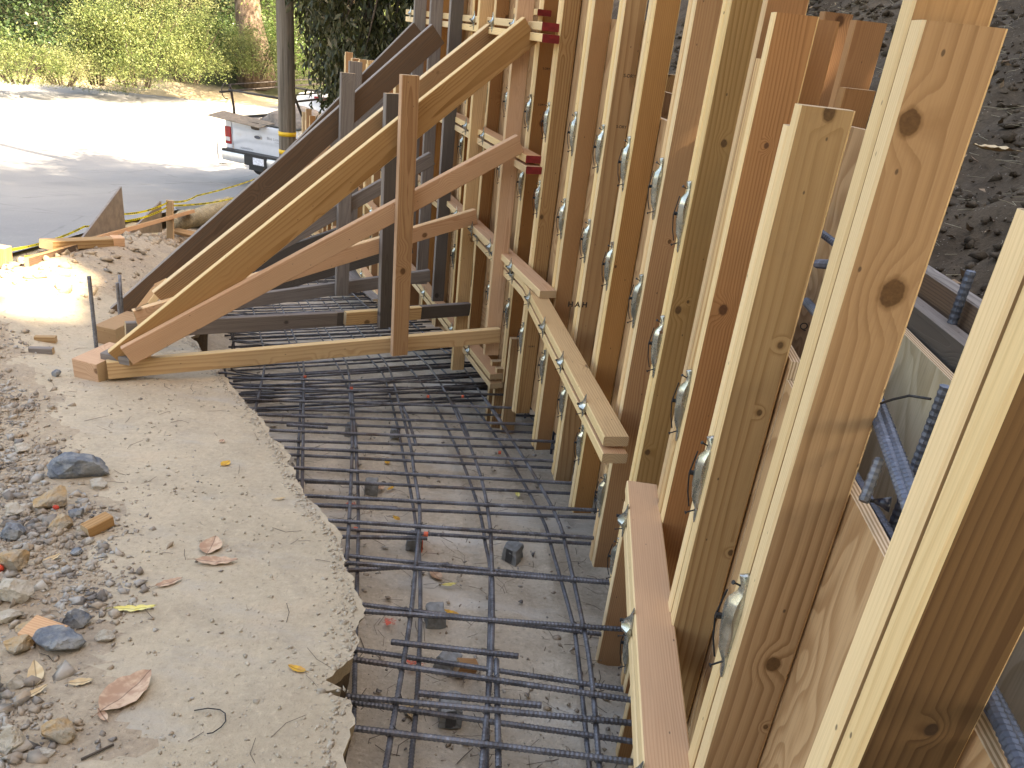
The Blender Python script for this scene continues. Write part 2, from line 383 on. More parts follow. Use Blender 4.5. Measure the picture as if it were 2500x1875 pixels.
def rockc(name, a, b):
    n = NT(name, .85, 0, .3); p = n.obj(); x = n.noise(p, 16, 6, .7); y = n.noise(p, 70, 5, .7)
    c = n.mix(n.smooth(x, .38, .62), a, b); c = n.mix(n.smooth(y, .5, .8, 0, .5), c, tuple(k * .45 for k in a)); n.bump(n.math('ADD', x, y), .8, .01); return n.col(c)
M['rock_blue'] = rockc('blue grey rock', (.13, .15, .18), (.30, .30, .29)); M['rock_ochre'] = rockc('ochre rock', (.46, .30, .15), (.40, .35, .28)); M['rock_pale'] = rockc('pale tan rock', (.42, .36, .28), (.55, .50, .42))
def gravelm():
    n = NT('mixed gravel', .9, 0, .25); p = n.pos(); v = n.voro(p, 18)
    c = n.ramp(v.outputs['Color'], (0, (.14, .14, .145)), (.25, (.28, .24, .20)), (.5, (.42, .33, .24)), (.75, (.38, .36, .33)), (1, (.55, .48, .38))); n.bump(n.noise(p, 90, 4), .5, .004); return n.col(c)
M['gravel'] = gravelm()
M['grit'] = flat('dusty grit', (.43, .365, .28), .95, var=.3, sc=60)
M['concrete'] = flat('grey concrete block', (.25, .26, .26), .9, var=.2, sc=40, bump=.5)
def leafm(name, cols, rough=.5, trans=.25, patch=.35):
    n = NT(name, rough, 0, .4); p = n.pos(); v = n.voro(p, 7.0)
    k = len(cols); x = n.noise(p, 1.1, 3); y = n.math('ADD', n.math('MULTIPLY', n.voro(p, 23).outputs['Color'], .55), n.math('MULTIPLY', x, .5))
    c = n.ramp(y, *[((.15 + .7 * i / (k - 1)), cc) for i, cc in enumerate(cols)])
    n.col(c); tr = n.n('BsdfTranslucent'); n.l(n.mix(.5, c, tuple(min(1, z * 1.6) for z in cols[-1])), tr.inputs[0]); ms = n.n('MixShader'); ms.inputs[0].default_value = trans
    n.l(n.b.outputs[0], ms.inputs[1]); n.l(tr.outputs[0], ms.inputs[2]); n.l(ms.outputs[0], n.t.nodes['Material Output'].inputs[0]); return n.m
M['leaf_bush'] = leafm('sunny shrub leaves', ((.018, .035, .01), (.055, .095, .025), (.15, .19, .06), (.30, .29, .14)), trans=.25)
M['leaf_pale'] = leafm('pale grassy leaves', ((.07, .11, .03), (.16, .19, .07), (.33, .30, .17)), trans=.2)
M['leaf_ivy'] = leafm('dark ivy leaves', ((.022, .042, .016), (.04, .075, .025), (.08, .12, .04)), .4, .15)
M['leaf_mid'] = leafm('mid green tree leaves', ((.03, .06, .012), (.06, .11, .025), (.13, .19, .05)), .45, .3)
M['leaf_dark'] = leafm('dark drooping leaves', ((.012, .02, .006), (.03, .04, .012), (.085, .075, .03)), .4, .15)
def barkm(name, a, b, sx=8, sz=1.2):
    n = NT(name, .9, 0, .2); p = n.pos(); x = n.noise(n.scale(p, sx, sx, sz), 1, 6, .7); y = n.noise(n.scale(p, sx * 5, sx * 5, sz * 4), 1, 4, .7)
    c = n.mix(n.smooth(x, .38, .62), a, b); c = n.mix(n.smooth(y, .5, .75, 0, .5), c, tuple(k * .45 for k in a)); n.bump(n.math('ADD', x, n.math('MULTIPLY', y, .5)), .9, .04); return n.col(c)
M['bark'] = barkm('stringy bark', (.075, .053, .038), (.17, .13, .10)); M['bark_dark'] = barkm('dark bark', (.05, .04, .03), (.11, .085, .065)); M['pole'] = barkm('weathered utility pole', (.13, .105, .08), (.24, .20, .16), 14, .5)
M['yellow'] = flat('yellow plastic band', (.72, .43, .02), .5, var=.1)
def tapem():
    n = NT('caution tape', .45, 0, .4); p = n.n('UVMap').outputs[0]; s = n.n('SeparateXYZ'); n.l(p, s.inputs[0])
    f = n.math('FRACT', n.math('MULTIPLY', s.outputs[0], 3.3)); word = n.math('LESS_THAN', f, .58); let = n.math('GREATER_THAN', n.math('FRACT', n.math('MULTIPLY', s.outputs[0], 38)), .28)
    band = n.math('LESS_THAN', n.math('ABSOLUTE', n.math('SUBTRACT', s.outputs[1], .5)), .25)
    c = n.mix(n.math('MULTIPLY', n.math('MULTIPLY', word, let), band), (.80, .70, .04), (.03, .03, .02)); return n.col(c)
M['tape'] = tapem()
M['wattle'] = flat('straw wattle', (.34, .28, .18), .95, var=.35, sc=40, bump=.8)
M['straw'] = flat('dry straw', (.42, .36, .24), .8, var=.4, sc=3)
M['twig'] = flat('dark twig', (.10, .075, .055), .8, var=.4, sc=5)
def deadleaf(name, a, b):
    n = NT(name, .6, 0, .35); p = n.obj(); x = n.noise(p, 45, 4); s = n.n('SeparateXYZ'); n.l(p, s.inputs[0])
    c = n.mix(n.smooth(x, .4, .65), a, b); mid = n.smooth(n.math('ABSOLUTE', s.outputs[0]), .0008, .0018, .7, 0); c = n.mix(mid, c, tuple(k * .35 for k in a)); n.bump(x, .4, .002); return n.col(c)
M['leaf_brown'] = deadleaf('dry brown leaf', (.42, .25, .16), (.58, .40, .27)); M['leaf_yellow'] = deadleaf('yellow leaf', (.72, .60, .16), (.78, .70, .30)); M['leaf_gold'] = deadleaf('golden leaf', (.65, .36, .04), (.50, .26, .06)); M['leaf_tan'] = deadleaf('tan leaf', (.55, .38, .20), (.62, .47, .28))

# ------------------------------------------------------------------ terrain
def base_z(y):
    z = -1.25 - .147 * y
    zf = -3.74 - .002 * (y - 18)
    k = .25; h = max(0.0, min(1.0, .5 + .5 * (z - zf) / k * .5))
    return max(z, zf) if abs(z - zf) > .4 else (z + zf) / 2 + math.sqrt(((z - zf) / 2) ** 2 + .012)
def pit_z(y): return -1.66 - .17 * y
SX = lambda pts: [(u * DS, v * DS) for u, v in pts]
EDGE_PX = SX([(520, 2100), (600, 1850), (660, 1720), (738, 1659), (735, 1620), (752, 1560), (777, 1512), (774, 1494), (730, 1490), (694, 1489), (712, 1474), (742, 1451), (774, 1428), (779, 1390), (771, 1345), (782, 1310), (765, 1262), (752, 1190), (735, 1160), (700, 1120), (655, 1055), (640, 1030), (610, 962), (575, 925), (562, 893), (506, 842), (468, 797), (440, 757), (412, 729)])
E_ = sorted([(p.y, p.x) for p in (pplane(u, v, 1.25) for u, v in EDGE_PX)])
E_ = [(-2.5, -.25), (.2, -.3)] + [e for e in E_ if e[0] > .6]
ylast = E_[-1][0]
def edge_x(y):
    if y > ylast:
        a = E_[-1][1]; b = wall_xx(y, -1.75); f = min(1, (y - ylast) / 1.2); x = a + (wall_xx(y, 0) - wall_xx(ylast, 0)) ; return x * (1 - f) + b * f
    for (y0, x0), (y1, x1) in zip(E_[:-1], E_[1:]):
        if y0 <= y <= y1: return x0 + (x1 - x0) * (y - y0) / max(1e-6, y1 - y0)
    return E_[0][1]
def fbm(x, y, z=0, o=4):
    return noise.fractal(Vector((x, y, z)), 1.0, 2.1, o)
RIDGE = [(-3.0, 2.2, .0, .5), (-3.05, 3.6, .10, .5), (-3.1, 4.9, .24, .5), (-3.25, 6.2, .26, .5), (-3.6, 7.4, .20, .5), (-3.75, 8.6, .2, .45), (-3.9, 10.5, .2, .4), (-4.3, 14, .1, .4)]
def ridge(x, y):
    if y < RIDGE[0][1]: 
        a = RIDGE[0]; return a[2] * math.exp(-((x - a[0]) ** 2 + (y - a[1]) ** 2) / a[3] ** 2)
    for a, b in zip(RIDGE[:-1], RIDGE[1:]):
        if a[1] <= y <= b[1]:
            f = (y - a[1]) / (b[1] - a[1]); cx, h, w_ = (a[k] + (b[k] - a[k]) * f for k in (0, 2, 3))
            return h * math.exp(-((x - cx) / w_) ** 2)
    return 0
def road_edge(y):                                 # right-hand edge of the road
    return np.interp(y, [-6, 3, 5.8, 9.1, 13, 19.2, 24, 60], [-3.9, -4.0, -4.2, -4.75, -5.1, -6.6, -8, -8])
def ground_z(x, y):
    z = base_z(y) + ridge(x, y)
    e = edge_x(y) - x
    rough = min(1, max(0, (e - .9) / .8)) * (1 if x > road_edge(y) + .1 else .25)
    z += rough * (.05 * fbm(x * 2.2, y * 2.2, 3, 4) + .02 * fbm(x * 9, y * 9, 5, 3)) + .006 * fbm(x * 6, y * 6, 1, 3) + .002 * fbm(x * 40, y * 40, 2, 2)
    re_ = road_edge(y)
    if x < re_ + .2: z -= .10 * min(1, (re_ + .2 - x) / .3)
    if y > 6.2: z -= .25 * min(1, (y - 6.2) / 1.5) * max(0, 1 - e / 1.6)
    return z
# near ground: rows of constant y, columns running left from the broken edge, with the undercut face
ys = np.concatenate([np.arange(-2.5, 1.0, .15), np.arange(1.0, 5.0, .018), np.arange(5.0, 9, .05), np.arange(9, 20, .16)])
ss = np.concatenate([[0, .006, .015, .03, .05, .08], np.arange(.11, 1.6, .035), np.arange(1.6, 3.6, .055), np.arange(3.6, 5.5, .14)])
rows = []
for y in ys:
    jit = .022 * noise.noise(Vector((y * 12, 0, 0))) + .012 * noise.noise(Vector((y * 38, 3, 0))) + .03 * noise.noise(Vector((y * 4, 7, 0))) + .018 * (abs(noise.noise(Vector((y * 7, 11, 0)))) - .25)
    ex = edge_x(y) + jit
    top = ground_z(ex, y); bot = pit_z(y) - .05; row = []; uc = .25 if y < 1.45 else 1.0
    for k, (f, u) in enumerate(((0, .16), (.2, .13), (.4, .115), (.55, .10), (.7, .085), (.82, .055), (.9, .03), (.955, .012), (.985, .003))):
        row.append((ex - u * uc + .03 * noise.noise(Vector((y * 5, f * 3, 9))) * (1 - f) + .012 * noise.noise(Vector((y * 22, f * 9, 4))) * (1 - f), y, bot + (top - bot) * f))
    for s in ss: row.append((ex - s, y + .0, ground_z(ex - s, y)))
    rows.append(row)
P = np.array(rows); near_me = gridmesh('dirt_shelf', P)
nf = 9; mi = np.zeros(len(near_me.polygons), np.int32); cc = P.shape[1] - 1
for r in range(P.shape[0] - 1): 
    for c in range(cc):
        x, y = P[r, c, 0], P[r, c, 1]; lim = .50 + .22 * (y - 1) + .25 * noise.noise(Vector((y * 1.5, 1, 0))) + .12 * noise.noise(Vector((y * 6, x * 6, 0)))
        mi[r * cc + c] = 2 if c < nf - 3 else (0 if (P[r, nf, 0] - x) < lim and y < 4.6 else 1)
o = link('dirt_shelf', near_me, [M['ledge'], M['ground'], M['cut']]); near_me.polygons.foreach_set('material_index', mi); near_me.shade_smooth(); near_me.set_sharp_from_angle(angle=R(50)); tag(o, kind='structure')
# pit floor
ys2 = np.concatenate([np.arange(-2.5, .8, .2), np.arange(.8, 4.2, .03), np.arange(4.2, 16, .12)])
rows = []
for y in ys2:
    a = edge_x(y) - .35; b = wall_xx(y, .95); row = []
    for f in np.linspace(0, 1, 70):
        x = a + (b - a) * f
        row.append((x, y, pit_z(y) + .03 * fbm(x * 2.5, y * 2.5, 0, 4) + .008 * fbm(x * 14, y * 14, 4, 3) + .05 * max(0, 1 - (x - a - .2) / .25)))
    rows.append(row)
me = gridmesh('pit_floor', rows); tag(link('pit_floor', me, M['pit'], smooth=True), kind='structure')
# cut bank and hillside right of the formwork
rows = []
for i in np.arange(-2, 34, .12):
    row = []
    for off, dz in ((.62, 0), (.66, .25), (.70, .55), (.74, .85), (.80, 1.0)):
        p, t, n_ = curve(i, off); zb = pit_z(p.y); zt = -.62 - .12 * max(0, p.y - 1.2); q = zb + (zt - zb) * dz
        row.append((p.x + .03 * fbm(p.y * 3, q * 4, 2), p.y, q))
    for off in list(np.arange(.86, 3.2, .06)) + list(np.arange(3.3, 8, .15)) + [8.5, 9.5, 11, 15, 20]:
        p, t, n_ = curve(i, off); zt = -.62 - .12 * max(0, p.y - 1.2) + (off - .8) * .62
        row.append((p.x, p.y, zt + .07 * fbm(p.x * 3, p.y * 3, 1, 5) + .02 * fbm(p.x * 16, p.y * 16, 1, 3)))
    rows.append(row)
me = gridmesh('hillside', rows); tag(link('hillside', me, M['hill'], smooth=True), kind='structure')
# far terrain sheet
gx = np.concatenate([np.arange(-90, -12, 3), np.arange(-12, 6, .75), np.arange(6, 60, 3)]); gy = np.concatenate([np.arange(-40, 0, 2), np.arange(0, 30, 1.), np.arange(30, 110, 3)])
def far_z(x, y):
    z = base_z(max(-6, y)) - .03
    if x > edge_x(min(max(y, -2), 20)) - .6 - (2 if y > 16 else 0): z = min(z, pit_z(max(y, -6)) - .5) if y < 17 else z
    d = y - (31.5 + .25 * (x + 15))
    if d > 0: z += min(30, d * .55)
    return z
me = gridmesh('ground', [[(x, y, far_z(x, y)) for x in gx] for y in gy]); tag(link('ground', me, M['far_soil'], smooth=True), kind='structure')
# road
rows = []
for y in np.concatenate([np.arange(-6, 24, .5), np.arange(24, 44, 2)]):
    e = road_edge(y); e += .05 * noise.noise(Vector((y * 2, 5, 5)))
    far = 31.0 + 0
    rows.append([(x, y, base_z(max(y, -6)) + .012 + (0 if x > e - .001 else .02 * fbm(x * .3, y * .3))) for x in np.linspace(e, -60, 60) ** 1])
rows = [r for r in rows if r[0][1] <= 34.5]
me = gridmesh('road', rows); tag(link('road', me, M['road'], smooth=True), kind='structure')

# ------------------------------------------------------------------ formwork wall
wallE = empty('formwork_wall', curve(0, 0)[0] + Vector((0, 0, -2)), 'long curved timber formwork wall of doubled yellow and red studs, plywood and steel clamps beside the rebar pit', 'formwork')
FACE = {-1: 'orange', 0: 'shaded_pine', 1: 'tan', 2: 'olive', 3: 'red', 4: 'olive', 5: 'orange', 6: 'orange', 7: 'tan', 8: 'orange', 9: 'tan', 10: 'orange', 11: 'orange', 12: 'orange', 13: 'red', 14: 'tan', 15: 'orange', 16: 'red'}
M['shaded_pine'] = wood('brown pine with painted shade', (.14, .08, .038), (.075, .037, .016), .010)  # nearest stud: shade of a person close by is darkened into the brown
def stud_range(i):
    y = curve(i)[0].y
    bot = {-1: -1.8, 0: -1.8, 1: -1.8, 2: -1.8, 3: -1.78, 4: -1.76, 5: -1.95, 6: -1.97, 7: -2.06, 8: -2.12, 9: -2.10}.get(i, pit_z(y) + .34)
    if i in (-1, 0): return bot, .35, -.085
    if i == 1: return bot, .05, .125
    if i == 2: return bot, -.068, -.105
    if i == 3: return bot, .078, -.01
    if i <= 16: return bot, .95, .95
    if i <= 24: return bot, -.48 - .02 * (i % 3), -.52
    return bot, -1.62 + .05 * (i % 3), -1.7
KN = {0: [(2275, 1782, .006)], 1: [(2222, 300, .0125), (2180, 716, .0155), (1888, 1622, .0115), (1870, 1775, .004)], 2: [(2026, 277, .010), (1906, 843, .0055), (1855, 1008, .005), (1785, 1350, .006)], 3: [(1766, 757, .0105), (1872, 356, .005), (1730, 1130, .004)], 4: [(1768, 350, .0085), (1656, 757, .0095), (1581, 1104, .0085), (1680, 737, .004)], 5: [(1537, 558, .008), (1635, 590, .006), (1555, 545, .004)], 6: [(1486, 520, .008), (1503, 651, .005), (1490, 300, .004)], 7: [(1414, 551, .010), (1453, 310, .006), (1380, 601, .005)]}
def knots_of(i, b):
    p, t, n_ = curve(i); out = []
    for u, v, r_ in KN[i]:
        d = ray(u, v); s_ = (p.x * t.x + p.y * t.y) / (d.x * t.x + d.y * t.y); q = d * s_; out.append(((q - p).dot(n_) - .0445, q.z - b, r_))
    return out
SRC = {}
for i in range(0, 34):
    b, t1, t2 = stud_range(i)
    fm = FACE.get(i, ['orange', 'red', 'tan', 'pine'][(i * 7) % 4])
    for k, (off, top) in enumerate(((.019, t1), (.062 if i < 4 else .058, t2))):
        p, t, n_ = curve(i); q = p + n_ * .0445 + t * off + (n_ * -.004 if k else Vector())
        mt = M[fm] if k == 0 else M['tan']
        ed = M['lit_edge'] if not (fm in ('red', 'orange') and k == 1 and i % 2) else M['pine']
        if i in KN and k == 0:
            pal = {'shaded_pine': ((.14, .08, .038), (.075, .037, .016), .010), 'tan': ((.43, .26, .13), (.23, .115, .045), .013), 'olive': ((.39, .25, .125), (.22, .115, .046), .013), 'red': ((.37, .185, .083), (.22, .092, .038), .006), 'orange': ((.43, .24, .115), (.26, .12, .048), .007)}[fm]
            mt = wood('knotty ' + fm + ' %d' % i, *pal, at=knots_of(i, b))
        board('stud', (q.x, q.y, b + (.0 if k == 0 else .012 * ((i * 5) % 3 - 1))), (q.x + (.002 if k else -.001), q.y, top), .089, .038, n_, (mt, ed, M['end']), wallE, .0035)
# extra stud doubled behind stud 3, and spliced studs
p, t, n_ = curve(3); q = p + n_ * .046 + t * .132
board('stud', (q.x, q.y, -1.78), (q.x, q.y, .95), .089, .038, n_, (M['red'], M['pine'], M['end']), wallE)
q = p + n_ * .11 + t * .10
board('stud', (q.x, q.y, -1.0), (q.x, q.y, .077), .089, .038, n_, (M['red'], M['orange'], M['end']), wallE)
# sheathing panels
def panel(i0, i1, zt, zb, off, th, face, name='plywood_panel', parent=wallE, n=8, zt2=None):
    v = []; f = []
    for k in range(n + 1):
        i = i0 + (i1 - i0) * k / n
        a = curve(i, off)[0]; b = curve(i, off + th)[0]; bz = zb if not callable(zb) else zb(a.y); zz = zt if zt2 is None else zt + (zt2 - zt) * k / n
        v += [(a.x, a.y, bz), (a.x, a.y, zz), (b.x, b.y, zz), (b.x, b.y, bz)]
    mi = []
    for k in range(n):
        o = k * 4
        for q, m_ in (((0, 4, 5, 1), 0), ((1, 5, 6, 2), 1), ((2, 6, 7, 3), 0), ((3, 7, 4, 0), 1)): f.append(tuple(o + z for z in q)); mi.append(m_)
    f.append((0, 1, 2, 3)); mi.append(1); o = n * 4; f.append((o + 3, o + 2, o + 1, o)); mi.append(1)
    me = mesh(name, v, f, mi); me.materials.append(face); me.materials.append(M['plyedge']); uvl = me.uv_layers.new(name='UVMap')
    for lp in me.loops: uvl.data[lp.index].uv = (me.vertices[lp.vertex_index].co.y, 0 if lp.vertex_index % 4 < 2 else 1)
    return link(name, me, (), parent)
bz = lambda y: pit_z(y) + .30
panel(-2.2, 1.96, -.535, -1.9, .092, .019, M['ply']); panel(1.97, 4.9, -.50, -1.9, .092, .019, M['ply'])
panel(4.91, 6.45, -.25, bz, .092, .019, M['ply']); panel(6.46, 8.4, .07, bz, .092, .019, M['ply'])
panel(8.41, 12.4, .62, bz, .092, .019, M['ply']); panel(12.41, 16.6, .62, bz, .092, .019, M['ply']); panel(16.61, 24.6, -.75, bz, .092, .019, M['ply']); panel(24.61, 34, -1.9, bz, .092, .019, M['ply'])
# posts that carry the form down to the pit floor
for (u, v, z0, z1, mt, off) in ((1452, 1628, -2.12, -1.3, 'orange', -.02), (1216, 1101, -2.42, -1.75, 'tan', .0), (1500, 1860, -2.05, -1.4, 'orange', .0)):
    i, p = on_curve(u, v, off); q, t, n_ = curve(i, off + .045)
    board('post', (q.x, q.y, z0), (q.x, q.y, z1), .089, .038, n_, (M[mt], M['lit_edge'], M['end']), wallE)
for (u, yb) in ((1190, 960), (1075 * DS, 850)):
    i, p = on_curve(u, yb, -.05); q, t, n_ = curve(i, -.0)
    board('post', (q.x, q.y, pit_z(q.y) - .05), (q.x, q.y, -2.0), .089, .038, n_, (M['tan'], M['lit_edge'], M['end']), wallE)
# walers: flat boards in pairs, each run of studs gets straight lengths
WSEG = []
def waler(i0, i1, z, mt=('pink', 'pink'), step=5, double=True, red=False, dz=0.0, off=-.0465, edge='lit_edge'):
    k = i0; out = []; WSEG.append([])
    while k < i1 - .05:
        k2 = min(i1, k + step)
        for j, zz in enumerate((z, z - .051) if double else (z,)):
            a = curve(k + (-.07 if (j and k == i0) else 0), off)[0]; b = curve(k2, off)[0]
            d = (b - a).normalized(); nn = Vector((d.y, -d.x, 0))
            m0 = M[mt[(j + int(k)) % len(mt)]]
            if j == 0: WSEG[-1].append((k, k2, a, b, d, nn, z))
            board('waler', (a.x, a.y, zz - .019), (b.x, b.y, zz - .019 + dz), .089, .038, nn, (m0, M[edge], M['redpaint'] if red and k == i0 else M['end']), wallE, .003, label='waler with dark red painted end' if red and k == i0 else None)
        k = k2
ROW = {'top': .03, 'u': -.605, 'm': -1.225, 'l': -2.03}
waler(4.45, 12, ROW['m'], ('pine', 'pink'), 4.2)
i, p = on_curve(1336, 737, -.0465); waler(i, i + 6, ROW['m'] + .041, ('pink',), 6, False)
waler(9.15, 15.8, ROW['u'], ('pink', 'pink'), 4, red=True)
waler(9.05, 16.5, ROW['top'], ('pine', 'pine'), 4, red=True)
waler(10.0, 17, ROW['l'], ('pink', 'tan'), 4.5); waler(12.1, 22, ROW['m'] + .0, ('pine', 'pink'), 4); waler(16, 24, -1.85, ('pink',), 4, double=False); waler(17, 25, -2.65, ('pine', 'pink'), 4); waler(24.5, 33.5, -2.3, ('pine',), 4); waler(20, 33, -3.15, ('pine', 'tan'), 4)
# nearest low waler
a = Vector((.375 - .045, .6, -1.155)); b = Vector((.452 - .045, 1.92, -1.155)); LWA, LWB = a, b; d = (b - a).normalized(); nn = Vector((d.y, -d.x, 0))
board('waler', a + Vector((0, 0, -.019)), b + Vector((0, 0, -.019)), .089, .038, nn, (M['pink'], M['lit_edge'], M['end']), wallE, .003)
board('waler', a + Vector((0, 0, -.070)), b + Vector((0, 0, -.070)) - d * .03, .089, .038, nn, (M['tan'], M['lit_edge'], M['end']), wallE, .003)
# red chunk on the upper waler
i, p = on_curve(1330, 30, -.02); q, t, n_ = curve(i, -.02)
board('waler', q + Vector((0, 0, .075)), q + t * .5 + Vector((0, 0, .075)), .075, .03, n_, (M['pink'], M['lit_edge'], M['redpaint']), wallE)
# shims standing out of the lower waler
i, p = on_curve(1110, 855, -.16); q, t, n_ = curve(i, -.13)
board('wedge', q - n_ * .12 + Vector((0, 0, -2.06)), q + n_ * .1 + Vector((0, 0, -2.06)), .05, .03, (0, 0, 1), (M['pine'], M['lit_edge'], M['end']), wallE)

# steel tie clamps
def clamp_mesh(prof):
    v = []; f = []
    for z, hw, h in prof:
        for x, y in ((-hw, 0), (-hw, -h * .45), (-hw * .55, -h), (hw * .35, -h), (hw, -h * .5), (hw, 0)): v.append((x, y, z))
    n = len(prof)
    for k in range(n - 1):
        for j in range(6): f.append((k * 6 + j, k * 6 + (j + 1) % 6, k * 6 + 6 + (j + 1) % 6, k * 6 + 6 + j))
    f.append(tuple(range(5, -1, -1))); f.append(tuple(range((n - 1) * 6, n * 6)))
    me = mesh('clamp', v, f); me.materials.append(M['zinc']); me.shade_smooth(); me.set_sharp_from_angle(angle=R(38)); return me
cm_v = clamp_mesh([(.086, .002, .003), (.083, .0045, .012), (.068, .006, .007), (.056, .009, .008), (.044, .0125, .017), (.030, .0130, .020), (-.012, .0100, .018), (-.038, .0078, .014), (-.050, .0070, .009), (-.058, .0090, .005), (-.072, .0085, .004), (-.082, .006, .003), (-.086, .002, .002)])
cm_h = clamp_mesh([(.054, .002, .002), (.028, .015, .004), (.014, .021, .009), (.003, .024, .022), (-.006, .022, .020), (-.016, .018, .008), (-.030, .013, .004), (-.054, .002, .002)])
def nail_mesh(L=.021):
    v, f = tube_data([(0, 0, 0), (0, -L, 0)], .0014, 6); v2, f2 = tube_data([(0, -L, 0), (0, -L - .0015, 0)], .0032, 8)
    me = mesh('nail', list(v) + list(v2), f + [tuple(i + len(v) for i in q) for q in f2]); me.materials.append(M['wire']); return me
nl = nail_mesh()
wv, wf = tube_data([(-.0165, -.018, .046), (-.0185, -.024, .0), (-.015, -.020, -.035), (-.007, -.014, -.06)], .0014, 5)
wire_me = mesh('tie_wire', wv, wf); wire_me.materials.append(M['wire'])
dv, df = tube_data([(-.014, -.012, .004), (-.014, -.025, .004)], .0045, 8); head_me = mesh('tie_head', dv, df); head_me.materials.append(M['wire'])
def clamp(i, z, off, kind, detail, tdir=1.0, roll=0.0):
    p, t, n_ = curve(i + .085 if kind == 'v' else i, off)
    X, Yv, Zv = (-t, n_, Vector((0, 0, 1)))
    if X.cross(Yv).dot(Zv) < 0: X = -X
    Mx = Matrix((X, Yv, Zv)).transposed().to_4x4(); Mx.translation = Vector((p.x, p.y, z)); Mx = Mx @ Matrix.Rotation(roll, 4, 'Y') @ Matrix.Scale(1.17, 4)
    c = link('clamp', cm_v if kind == 'v' else cm_h, (), wallE, Mx)
    if detail:
        for dz_, ang in ((-.062, .3), (.062, -.5)) if kind == 'v' else ((-.03, .3),):
            link('nail', nl, (), c, Mx @ Matrix.Translation((-.004, 0, dz_)) @ Matrix.Rotation(ang, 4, 'X') @ Matrix.Rotation(.3, 4, 'Z'))
        if kind == 'v': link('tie_wire', wire_me, (), c, Mx)
        link('tie_head', head_me, (), c, Mx)
for i in range(1, 25):
    near = i <= 13
    rows_ = []
    if i >= 4: rows_.append(-.43)
    if i >= 1 and i <= 17: rows_.append(-.825)
    if i >= 3: rows_.append(-1.63)
    if i in (1, 2): rows_ = [-.815 if i == 1 else -.80]
    if i >= 17: rows_ = [-1.4, -2.2]
    for z in rows_:
        clamp(i, z + random.uniform(-.006, .006), .0, 'v', near, roll=random.uniform(-.05, .05))
    if i >= 10 and i < 17: clamp(i, .4, 0, 'v', False)
def hclamp(p, d, nn, z, roll=0.0, detail=True):
    Mx = Matrix((-d if (-d).cross(nn).z > 0 else d, nn, Vector((0, 0, 1)))).transposed().to_4x4(); q = p - nn * .0455; Mx.translation = Vector((q.x, q.y, z)); Mx = Mx @ Matrix.Rotation(roll, 4, 'Y')
    c = link('clamp', cm_h, (), wallE, Mx)
    if detail:
        link('nail', nl, (), c, Mx @ Matrix.Translation((-.006, -.002, -.03)) @ Matrix.Rotation(.3, 4, 'X')); link('tie_head', head_me, (), c, Mx)
for segs in WSEG:
    for k, k2, a, b, d, nn, z in segs:
        i = math.ceil(k + .1)
        while i < k2 and i < 26:
            hclamp(a.lerp(b, (i + .12 - k) / (k2 - k)), d, nn, z - .0255, random.uniform(-.08, .08), i < 15); i += 1
d_ = (LWB - LWA).normalized(); n2 = Vector((d_.y, -d_.x, 0))
for y_ in (1.78, 1.36, .96): hclamp(LWA.lerp(LWB, (y_ - LWA.y) / (LWB.y - LWA.y)), d_, n2, -1.200)

# stencilled and stamped marks on the studs
fontmat = flat('black stamp ink', (.035, .025, .02), .9, var=.4, sc=80)
def print_on(text, u, v, size, off_t=-.0005, i=None, parent=wallE, mat=fontmat, spin=0.0):
    d = ray(u, v); p, t, n_ = curve(i)
    # plane of the stud face that looks back along the wall
    s = (p.x * t.x + p.y * t.y) / (d.x * t.x + d.y * t.y); q = d * s - t * .0008
    cu = bpy.data.curves.new('mark', 'FONT'); cu.body = text; cu.size = size; cu.align_x = 'CENTER'; cu.align_y = 'CENTER'; cu.offset = .0012 if size > .03 else .0003
    to = bpy.data.objects.new('mark_tmp', cu); COL.objects.link(to); dg = bpy.context.evaluated_depsgraph_get()
    me = bpy.data.meshes.new_from_object(to.evaluated_get(dg)); bpy.data.objects.remove(to); me.materials.clear(); me.materials.append(mat); me.name = 'stamp_mark'
    X = n_; Z = -t; Y = Z.cross(X); Mx = Matrix((X, Y, Z)).transposed().to_4x4(); Mx.translation = q
    return link('stamp_mark', me, (), parent, Mx @ Matrix.Rotation(spin, 4, 'Z'))
print_on('H A H', 1410, 744, .034, i=7)
for (u, v, i, sz) in ((1537, 186, 6, .016), (1517, 310, 6, .014), (1334, 168, 9, .014), (1322, 256, 9, .013), (1298, 846, 8, .013)):
    print_on('S-DRY', u, v, sz, i=i)

# ------------------------------------------------------------------ back form, seen through the gap above the plywood
backE = empty('back_formwork', curve(2, .5)[0] + Vector((0, 0, -2)), 'rear formwork of orange and grey plywood with brown studs standing against the dark hillside cut', 'formwork')
panel(-2.5, 2.96, -.475, -2.1, .345, .019, M['ply_grey'], parent=backE); panel(3.0, 6, -.135, -2.2, .36, .019, M['ply'], parent=backE, zt2=-.17); panel(6.02, 16, -.2, bz, .36, .019, M['ply'], parent=backE)
def bstud(u, v, off, mt, zb=-1.9, w_=.089, tt=None):
    i, p = on_curve(u, v, off); q, t, n_ = curve(i, off + .045); z = p.z
    return board('stud', (q.x, q.y, zb), (q.x, q.y, z), w_, .038, n_, (M[mt], M['orange' if mt != 'pine' else 'lit_edge'], M['end']), backE)
bstud(2083, 49, .385, 'red'); bstud(2056, 213, .36, 'red', w_=.086); bstud(2010, 28, .385, 'red'); bstud(1880, 22, .36, 'red')
bstud(1580, 58, .385, 'red'); bstud(1620, 180, .385, 'tan')
